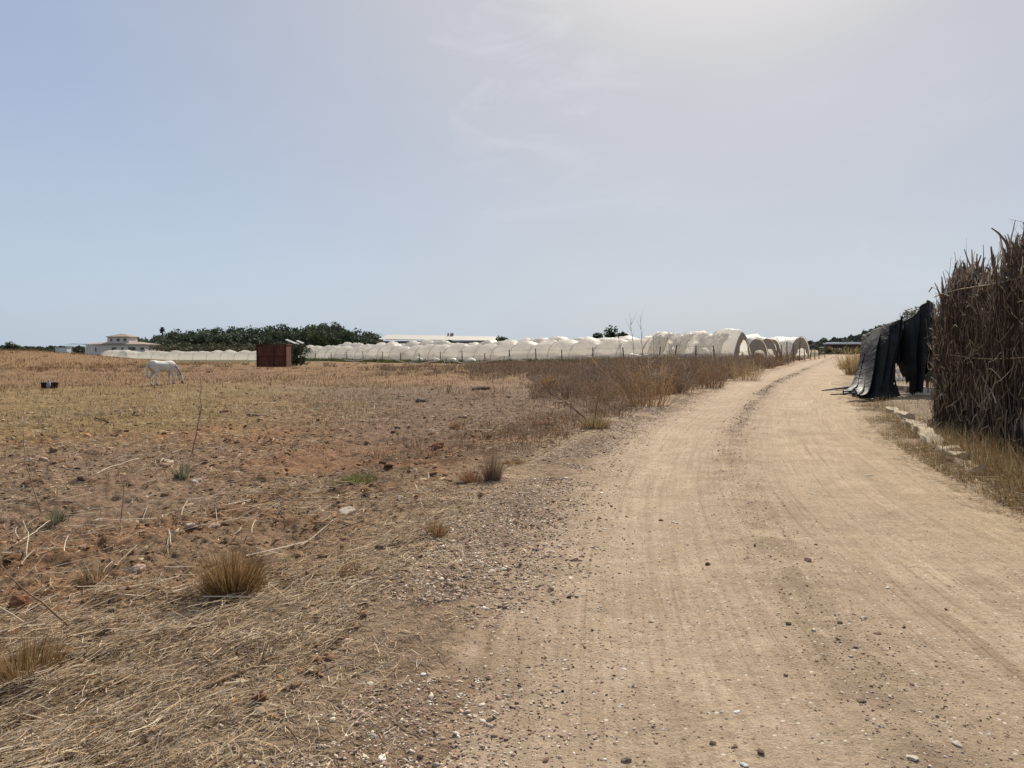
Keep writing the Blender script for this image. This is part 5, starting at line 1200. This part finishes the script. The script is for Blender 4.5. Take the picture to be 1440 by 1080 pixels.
# pale stray stems, and horizontal binding canes
n = 260; s = rng.uniform(0, FL, n); s = np.clip(s, .35, FL); off = rng.uniform(-.12, -.03, n); k = 5; t = np.linspace(0, 1, k)[None, :]; zt = rng.uniform(.05, .72, n) * ftop(s)
an = rng.normal(0, .9, n)[:, None]; L_ = rng.uniform(.25, .8, n)[:, None]; cv = rng.normal(0, .7, n)[:, None]
S_ = np.clip(s[:, None] + np.sin(an + cv * t) * L_ * t, 0, None); p = fence_pts(S_, off[:, None] + rng.normal(0, .02, (n, k)), np.clip(zt[:, None] + np.cos(an + cv * t) * L_ * t, .03, None))
V, f, c = tubes3(p, np.full((n, k), .006), pick(CLIGHT, n)); mesh_np('stray_stems', V, f, CANE, CF, col=c)
for q, zr in enumerate((2.62, 1.45)):
    mb = MB(); P_ = [(FD[0] * ss - FN[0] * .06, FD[1] * ss - FN[1] * .06, zr + .03 * math.sin(ss * 1.1 + q)) for ss in np.linspace(.1 + q * 1.2, FL - .1, 14)]
    mb.tube(P_, .011, 6); o = mb.build('binding_cane', CANE, CF, True); ca = o.data.color_attributes.new('tint', 'FLOAT_COLOR', 'POINT'); ca.data.foreach_set('color', np.tile(np.array([.34, .27, .19, 1], np.float32), len(o.data.vertices)))
for ss in np.linspace(.3, FL - .3, 5):
    a = fence_pts(np.array([ss]), np.array([.2]), np.array([-.2]))[0]; b_ = fence_pts(np.array([ss]), np.array([.2]), np.array([2.6]))[0]
    MB().tube([a, (a + b_) / 2, b_], .05, 7).build('post', POST, CF, True)

# broken concrete kerb half sunk in the verge
CONC = rough_mat('crumbling_concrete', (.36, .29, .20), (.52, .44, .33), 6, .95, .03, 14)
ks = [(1250, 574), (1275, 592), (1298, 612), (1325, 634), (1352, 652), (1380, 668)]
klab = ['farthest broken piece of pale concrete kerb by the black sheeting', 'pale broken kerb piece second from the black sheeting', 'chunky pale kerb piece in the middle of the row under the cane fence', 'cracked pale kerb piece in the middle of the row nearer the viewer', 'nearest pale kerb piece, half hidden by dry grass']
for q in range(5):
    a = np.array(P(*ks[q])); b_ = np.array(P(*ks[q + 1])); m_ = (a + b_) / 2; d = b_ - a; L = float(np.linalg.norm(d[:2])) * .93
    bm = bmesh.new(); bmesh.ops.create_cube(bm, size=1); bmesh.ops.subdivide_edges(bm, edges=bm.edges[:], cuts=7, use_grid_fill=True)
    from mathutils import noise as mn
    for v in bm.verts:
        p_ = Vector((v.co.x * L, v.co.y * .24, v.co.z * .22)); o_ = Vector((q * 5.1, 0, 0)); p_ += Vector((mn.noise(p_ * 3 + o_), mn.noise(p_ * 3 + o_ + Vector((9, 0, 0))), mn.noise(p_ * 3.3 + o_ + Vector((0, 9, 0))))) * .11
        p_ += Vector((mn.noise(p_ * 11 + o_), mn.noise(p_ * 11 + o_ + Vector((9, 0, 0))), mn.noise(p_ * 12 + o_ + Vector((0, 9, 0))))) * .03
        v.co = p_
    me = bpy.data.meshes.new('kerb_piece'); bm.to_mesh(me); bm.free(); me.materials.append(CONC)
    o = bpy.data.objects.new('kerb_piece', me); C.objects.link(o); o.location = (m_[0], m_[1], m_[2] - .015); o.rotation_euler = (random.uniform(-.1, .1), random.uniform(-.06, .06), math.atan2(d[1], d[0])); tag(o, klab[q], 'kerb', 'broken kerb under the cane fence')

# ================================================================== black plastic sheeting on a rough frame
BLK, nt, b = newmat('black_plastic')
v = coord(nt); nt.links.new(ramp(nt, noise(nt, v, 2.5, 5), [(.3, (.008, .008, .008)), (.7, (.020, .020, .021))]), b.inputs['Base Color'])
nt.links.new(ramp(nt, noise(nt, v, 4, 4), [(.3, gray(.5)), (.7, gray(.72))]), b.inputs['Roughness']); b.inputs['Specular IOR Level'].default_value = .13
bump(nt, b, noise(nt, v, 2.6, 3, .5, 1.0), .6, .06)
BX, BY = 12.3, 25.0; bz = float(surf(BX, BY)); 
FR = empty('wooden_frame', (BX, BY, bz)); tag(FR, 'rough pole frame holding up the black plastic sheeting', 'frame')
def loc(px, py, Y): return at(px, py, Y) - Vector((BX, BY, bz))
for (px, pyt, Y) in ((1307, 424, 25.6), (1258, 456, 25.4), (1222, 470, 26.2), (1284, 445, 25.3)):
    t_ = loc(px, pyt, Y); g_ = float(surf(t_.x + BX, t_.y + BY)) - bz; MB().tube([(t_.x, t_.y, g_ - .1), (t_.x + .02, t_.y, (g_ + t_.z) / 2), (t_.x, t_.y, t_.z)], .05, 7).build('pole', POST, FR, True)
MB().tube([loc(1310, 436, 25.6), loc(1284, 447, 25.35), loc(1258, 458, 25.4), loc(1220, 472, 26.1)], .04, 7).build('rail', POST, FR, True)
def lerp_curve(pts, u):
    pts = [Vector(p) for p in pts]; t = u * (len(pts) - 1); a = min(int(t), len(pts) - 2); t -= a
    p0, p1, p2, p3 = pts[max(a - 1, 0)], pts[a], pts[a + 1], pts[min(a + 2, len(pts) - 1)]
    return .5 * ((2 * p1) + (p2 - p0) * t + (2 * p0 - 5 * p1 + 4 * p2 - p3) * t * t + (3 * p1 - p0 - 3 * p2 + p3) * t**3)
def sheet(rows, nfold, amp, seed, label, nu=120, nv=46, name='black_sheet', jag=.06, diag=1.6, holes=6):
    """rows: curves from the ridge down to the hem; vertical folds deepen towards the hem"""
    rs = random.Random(seed); V = []; f = []
    ph = [rs.uniform(0, 6.28) for _ in range(6)]; fb = fbm(np.linspace(0, 7, nu)[:, None] + np.zeros((1, nv)), np.linspace(0, 4, nv)[None, :] + np.zeros((nu, 1)), seed)
    for i in range(nu):
        u = i / (nu - 1); col = [lerp_curve(r, u) for r in rows]
        for j in range(nv):
            vv = j / (nv - 1); p = lerp_curve(col, vv)
            fo = math.sin(u * nfold * 6.28 + ph[0] + 1.3 * math.sin(u * 7 + ph[3] + vv * 1.4) + diag * vv) + .5 * math.sin(u * nfold * 2.3 * 6.28 + ph[1] + vv * 2.6 + 1.1 * math.sin(vv * 4 + u * 5)) + .22 * math.sin(u * nfold * 4.7 * 6.28 + ph[2] - vv * 3 + diag * vv * 2) + .5 * (fb[i, j] - .5)
            fo = math.copysign(abs(fo) ** .8, fo)
            a_ = amp * (.25 + .75 * math.sin(min(vv * 1.3, 1) * math.pi / 2))
            p += Vector((.25 * fo * a_, -fo * a_, 0))
            p.z += .03 * math.sin(u * 31 + ph[4]) * vv + (rs.uniform(-jag, jag) if j == nv - 1 else 0)
            g_ = float(surf(p.x + BX, p.y + BY)) - bz + .02 + .02 * math.sin(u * 50)
            if p.z < g_: p.z = g_ + rs.uniform(0, .03)
            V.append(tuple(p))
    tear = [(rs.uniform(.05, .95), rs.uniform(.012, .035), rs.uniform(.62, .9)) for _ in range(holes)]
    for i in range(nu - 1):
        for j in range(nv - 1):
            u = i / nu; vv = j / nv
            if any(abs(u - a_ + .02 * math.sin(vv * 17 + b_ * 90)) < b_ * (vv - c_) / (1 - c_) for a_, b_, c_ in tear if vv > c_): continue
            f.append((i * nv + j, (i + 1) * nv + j, (i + 1) * nv + j + 1, i * nv + j + 1))
    o = MB().add(V, f).build(name, BLK, None, True, (BX, BY, bz)); s_ = o.modifiers.new('thick', 'SOLIDIFY'); s_.thickness = .012
    return tag(o, label, 'plastic sheet', 'black sheets thrown over the pole frame')
Y1 = 25.4
sheet([[loc(1213, 471, 26.4), loc(1226, 466, 26.1), loc(1242, 458, 25.7), loc(1262, 450, 25.3), loc(1270, 443, 25.3)],
       [loc(1208, 492, 25.9), loc(1220, 488, 25.5), loc(1236, 482, 25.2), loc(1256, 476, 25.0), loc(1268, 470, 25.0)],
       [loc(1202, 520, 25.3), loc(1214, 520, 24.8), loc(1230, 518, 24.6), loc(1248, 510, 24.7), loc(1262, 498, 24.9)],
       [loc(1196, 540, 24.6), loc(1208, 546, 24.0), loc(1224, 552, 24.0), loc(1240, 552, 24.3), loc(1252, 545, 24.6)],
       [loc(1186, 549, 24.2), loc(1198, 553, 23.5), loc(1220, 560, 23.5), loc(1238, 561, 23.9), loc(1251, 558, 24.3)]], 2.6, .19, 21, 'broad black plastic sheet sloping to the ground at the road edge')
sheet([[loc(1266, 460, 25.5), loc(1276, 449, 25.3), loc(1288, 440, 25.2), loc(1298, 428, 25.3), loc(1305, 422, 25.5), loc(1314, 428, 25.9)],
       [loc(1266, 474, 25.2), loc(1276, 466, 25.0), loc(1288, 460, 24.9), loc(1299, 456, 24.9), loc(1306, 452, 25.1), loc(1313, 450, 25.5)],
       [loc(1268, 496, 25.1), loc(1276, 494, 24.8), loc(1286, 492, 24.7), loc(1297, 490, 24.7), loc(1305, 488, 24.9), loc(1310, 486, 25.2)],
       [loc(1271, 515, 25.0), loc(1277, 520, 24.7), loc(1284, 522, 24.6), loc(1293, 520, 24.6), loc(1300, 516, 24.8), loc(1306, 510, 25.0)],
       [loc(1276, 528, 24.9), loc(1280, 545, 24.7), loc(1284, 553, 24.6), loc(1289, 550, 24.6), loc(1294, 534, 24.7), loc(1305, 519, 24.9)]], 2.4, .17, 33, 'black plastic sheet hanging from the highest pole down to a point')
sheet([[loc(1262, 452, 25.4), loc(1265, 456, 25.3), loc(1268, 460, 25.3)], [loc(1258, 480, 25.2), loc(1262, 482, 25.1), loc(1268, 484, 25.2)], [loc(1256, 500, 25.1), loc(1262, 505, 25.0), loc(1269, 500, 25.1)], [loc(1256, 505, 25.1), loc(1263, 514, 25.0), loc(1270, 506, 25.1)]], 1.5, .05, 39, 'narrow black plastic strip sagging between the two larger sheets', 40, 24)
sheet([[loc(1250, 458, 25.3), loc(1256, 456, 25.2), loc(1261, 455, 25.2)], [loc(1251, 490, 25.0), loc(1256, 492, 24.9), loc(1262, 490, 24.9)], [loc(1252, 520, 24.8), loc(1256, 524, 24.7), loc(1259, 518, 24.8)], [loc(1253, 532, 24.8), loc(1255, 537, 24.7), loc(1257, 528, 24.8)]], 1.3, .05, 47, 'thin ragged black strip hanging straight down in the gap', 26, 30, diag=.6, holes=3)
for q, (pp, lab) in enumerate((([G(1156, 550), G(1172, 549, .03), G(1192, 547, .06), G(1206, 546, .08)], 'upper long black plastic shred reaching onto the road'), ([G(1168, 556), G(1185, 555, .03), G(1206, 553, .06)], 'lower shorter black plastic shred on the road'))):
    o0 = Vector(pp[0]); mb = MB(); mb.tube([Vector(p_) - o0 + Vector((0, 0, .015 * (i % 2))) for i, p_ in enumerate(pp)], [(.03, .015), (.07, .03), (.11, .05), (.13, .06)][:len(pp)], 8)
    tag(mb.build('plastic_shred', BLK, None, True, o0), lab, 'plastic shred', 'plastic shreds on the road')
# crumpled plastic at the hem
mb = MB(); rs = random.Random(4); n_ = 26; V = []; f = []
for i in range(n_):
    for j in range(9):
        t_ = i / (n_ - 1); p = Vector(G(1196 + 58 * t_, 556 + 6 * math.sin(t_ * 3.1), 0)); w_ = (j / 8 - .5) * .8 - .15; h_ = .36 * math.sin(j / 8 * math.pi) * (.4 + .8 * abs(math.sin(i * 1.3)) + .4 * abs(math.sin(i * .57))) + rs.uniform(0, .06)
        V.append((p.x - BX + rs.uniform(-.03, .03), p.y - BY + w_ + rs.uniform(-.03, .03), p.z - bz + h_))
for i in range(n_ - 1):
    for j in range(8): f.append((i * 9 + j, (i + 1) * 9 + j, (i + 1) * 9 + j + 1, i * 9 + j + 1))
tag(mb.add(V, f).build('crumpled_plastic', BLK, None, True, (BX, BY, bz)), 'low crumpled black plastic lying along the hem of the broad sheet', 'plastic', None)

# pallets and planks behind
PAL = rough_mat('grey_pallet_wood', (.48, .41, .33), (.62, .55, .45), 5, .85, .01, 30)
def pallet(px, py, rz, label, tilt=(0, 0), sc=1.0):
    x, y, z = P(px, py); root = empty('pallet', (x, y, z), rz); tag(root, label, 'pallet', 'wooden pallets behind the black sheeting'); root.rotation_euler = (tilt[0], tilt[1], rz); root.scale = (sc,) * 3
    for k_ in range(7): MB().box((-.6 + k_ * .178, -.5, .125), (-.6 + k_ * .178 + .105, .5, .145)).build('slat', PAL, root)
    for yy in (-.45, 0, .45): MB().box((-.6, yy - .05, .022), (.6, yy + .05, .122)).build('bearer', PAL, root)
    for yy in (-.45, 0, .45): MB().box((-.6, yy - .05, 0), (.6, yy + .05, .019)).build('bottom_board', PAL, root)
pallet(1302, 552, .15, 'weathered wooden pallet lying flat beside the cane fence', (0, .05), 1.3)
pallet(1258, 536, -.1, 'pale pallet lying under the black sheeting', (.9, 0), 1.1)
x, y, z = P(1296, 556); o = MB().box((-.75, -.05, 0), (.75, .05, .05)).build('plank', PAL, None, False, (x, y, z + .02), .006); o.rotation_euler = (0, 0, .06); tag(o, 'single pale plank on the ground before the pallet by the cane fence', 'plank')
# rail of a far fence seen in the gap
p = at(1312, 478, 34); zg = float(surf(p.x, p.y)); root = empty('white_rail', (p.x, p.y, zg)); tag(root, 'white rail on two posts seen in the gap beside the cane fence', 'rail')
MB().box((-1.2, -.04, p.z - zg - .07), (1.6, .04, p.z - zg + .07)).build('bar', rough_mat('white_rail_paint', (.62, .63, .64), (.72, .73, .74), 3, .6), root, bevel=.01)
for sx in (-1, 1.3): MB().tube([(sx, .08, -.2), (sx, .08, p.z - zg + .05)], .04, 7).build('post', POST, root)
# dark shrub and grey leaved shrub behind the sheeting
x, y = (1313 - 720) / F * 29, 29.; tree('leafy_bush', (x, y, float(surf(x, y))), at(1313, 436, 29).z - float(surf(x, y)), 1.5, 'dark green bush in the gap between black sheeting and cane fence', 'bush', None, GREEN, 931, 1800, .07, 16, .05)
x, y = (1284 - 720) / F * 27, 27.; tree('leafy_bush', (x, y, float(surf(x, y))), at(1284, 430, 27).z - float(surf(x, y)), 1.5, 'grey leaved shrub showing above the black sheeting', 'bush', None, [(.22, .23, .19), (.28, .28, .24), (.16, .17, .13)], 937, 2200, .05, 18, .3)
x, y = (1306 - 720) / F * 38, 38.; tree('leafy_bush', (x, y, float(surf(x, y))), at(1306, 500, 38).z - float(surf(x, y)) + .6, 3.2, 'grey green low bush far behind the pallets', 'bush', None, [(.13, .14, .10), (.18, .18, .13)], 939, 1500, .10, 14, .05)
# ================================================================== white horse grazing
hx, hy, hz_ = P(229, 542.5); HR = empty('horse', (hx, hy, hz_), R(56)); HR.scale = (.89,) * 3; tag(HR, 'white horse grazing with its head down in the dry field', 'horse')
def loft(pts, n=14):
    """pts: (x, y, z, lateral radius, in-plane radius)"""
    mb = MB(); v = []; f = []
    P_ = [Vector(p[:3]) for p in pts]
    for i, p in enumerate(pts):
        d = (P_[min(i + 1, len(P_) - 1)] - P_[max(i - 1, 0)]).normalized(); side = Vector((0, 1, 0)); up = d.cross(side).normalized(); sd = up.cross(d).normalized()
        for k_ in range(n):
            a = 2 * math.pi * k_ / n; v.append(P_[i] + sd * math.cos(a) * p[3] + up * math.sin(a) * p[4])
    for i in range(len(pts) - 1):
        for k_ in range(n): f.append((i * n + k_, i * n + (k_ + 1) % n, (i + 1) * n + (k_ + 1) % n, (i + 1) * n + k_))
    f.append(tuple(range(n - 1, -1, -1))); f.append(tuple((len(pts) - 1) * n + k_ for k_ in range(n)))
    return v, f
mb = MB()
mb.add(*loft([(-.86, 0, 1.20, .07, .10), (-.80, 0, 1.19, .19, .23), (-.62, 0, 1.18, .275, .30), (-.35, 0, 1.13, .285, .305), (-.05, 0, 1.08, .30, .325), (.2, 0, 1.08, .29, .33), (.42, 0, 1.12, .255, .335), (.58, 0, 1.12, .21, .30), (.70, 0, 1.08, .14, .20), (.75, 0, 1.05, .07, .1)]))
mb.add(*loft([(.40, 0, 1.22, .12, .24), (.62, 0, 1.14, .13, .25), (.80, 0, .98, .11, .20), (.96, 0, .78, .09, .155), (1.06, 0, .60, .08, .125), (1.10, 0, .52, .075, .10)]))
mb.add(*loft([(1.02, 0, .60, .08, .08), (1.08, 0, .55, .11, .145), (1.14, 0, .44, .11, .155), (1.20, 0, .30, .085, .11), (1.245, 0, .17, .062, .075), (1.265, 0, .08, .06, .065), (1.27, 0, .035, .035, .04)]))
def leg(pts): mb.add(*loft(pts, 10))
for sy, dx in ((.14, .0), (-.14, .10)):     # forelegs
    leg([(.48, sy * .9, 1.0, .10, .16), (.49 + dx * .3, sy, .78, .075, .115), (.50 + dx * .6, sy, .60, .06, .075), (.51 + dx * .8, sy, .46, .058, .062), (.505 + dx * .9, sy, .38, .042, .046), (.50 + dx, sy, .20, .034, .038), (.505 + dx, sy, .13, .044, .048), (.535 + dx, sy, .07, .042, .046), (.55 + dx, sy, .03, .055, .062), (.55 + dx, sy, .0, .058, .066)])
for sy, dx in ((.15, .0), (-.15, .16)):     # hind legs
    leg([(-.58, sy * .85, 1.12, .13, .24), (-.52 + dx * .3, sy, .92, .12, .20), (-.50 + dx * .5, sy, .76, .09, .13), (-.60 + dx * .7, sy, .60, .062, .082), (-.69 + dx * .85, sy, .49, .052, .070), (-.69 + dx * .9, sy, .40, .042, .05), (-.665 + dx, sy, .20, .036, .042), (-.655 + dx, sy, .13, .046, .05), (-.625 + dx, sy, .07, .044, .048), (-.61 + dx, sy, .03, .056, .064), (-.61 + dx, sy, .0, .06, .068)])
for sy in (-1, 1): mb.add(*loft([(1.03, sy * .06, .62, .03, .035), (1.055, sy * .075, .70, .022, .03), (1.07, sy * .08, .75, .006, .008)], 8))
HORSE, nt, b = newmat('white_coat'); v = coord(nt)
nt.links.new(ramp(nt, noise(nt, v, 3, 5), [(.3, (.46, .43, .385)), (.65, (.62, .59, .54))]), b.inputs['Base Color']); b.inputs['Roughness'].default_value = .6
body = mb.build('body', HORSE, HR, True)
rm = body.modifiers.new('skin', 'REMESH'); rm.mode = 'VOXEL'; rm.voxel_size = .018; rm.use_smooth_shade = True
sm_ = body.modifiers.new('smooth', 'SMOOTH'); sm_.factor = .5; sm_.iterations = 5
HAIR = tint_mat('pale_hair', .7, .5, .15, 20); MUZ = rough_mat('dark_skin', (.05, .045, .045), (.09, .08, .078), 20, .6); HOOF = rough_mat('hoof', (.10, .085, .07), (.16, .13, .11), 10, .6)
# mane, tail, muzzle, halter, hooves
n = 420; t0 = rng.uniform(0, 1, n); cx = np.interp(t0, [0, .35, .65, 1], [.52, .80, .98, 1.09]) + .08; cz = np.interp(t0, [0, .35, .65, 1], [1.38, 1.15, .90, .64]); k = 4; t = np.linspace(0, 1, k)[None, :]
nx_, nz_ = .62, .78
X = cx[:, None] + .02 * nx_ - .03 * t; Yy = -(.02 + .12 * t**.8) + rng.normal(0, .01, (n, k)); Zz = cz[:, None] + .04 * nz_ - rng.uniform(.10, .24, (n, 1)) * t
v, f, c = strips(np.stack([X, Yy, Zz], -1), np.full((n, k), .018), np.stack([np.full(n, .8), np.zeros(n), np.full(n, -.6)], -1), pick([(.6, .56, .5)], n)); mesh_np('mane', v, f, HAIR, HR, col=c)
n = 380; k = 5; t = np.linspace(0, 1, k)[None, :]; a = rng.uniform(0, 6.28, n)[:, None]; r = .03 + .07 * np.sin(t * 2.6)
X = -.84 - .13 * np.sin(t * 2.2) + np.cos(a) * r * .6; Yy = np.sin(a) * r * .8; Zz = 1.27 - rng.uniform(.6, .92, (n, 1)) * t
MB().add(*loft([(-.82, 0, 1.30, .035, .04), (-.90, 0, 1.24, .05, .05), (-.96, .01, 1.05, .075, .06), (-.97, .02, .80, .085, .06), (-.95, .01, .58, .06, .045), (-.94, 0, .42, .02, .02)], 12)).build('tail', rough_mat('tail_hair', (.50, .46, .40), (.62, .58, .52), 14, .7, .02, 40, stretch=(6, 6, .6)), HR, True)
MB().add(*loft([(1.235, 0, .19, .062, .074), (1.255, 0, .12, .066, .074), (1.27, 0, .065, .066, .07), (1.28, 0, .025, .03, .035)])).build('muzzle', MUZ, HR, True)
h1 = MB(); h1.add(*loft([(1.188, 0, .325, .085, .105), (1.20, 0, .295, .082, .10)])); h1.add(*loft([(1.065, 0, .60, .10, .135), (1.083, 0, .565, .102, .138)])); h1.build('halter', MUZ, HR, True)
for sy in (-1, 1): MB().add(*loft([(1.155, sy * .082, .475, .016, .016), (1.155, sy * .096, .47, .012, .012)], 8)).build('eye', MUZ, HR, True)
for (x_, y_) in ((.55, .14), (.65, -.14), (-.61, .15), (-.45, -.15)): MB().add(*loft([(x_ - .01, y_, .055, .058, .062), (x_ + .005, y_, -.005, .066, .074)], 10)).build('hoof', HOOF, HR, True)
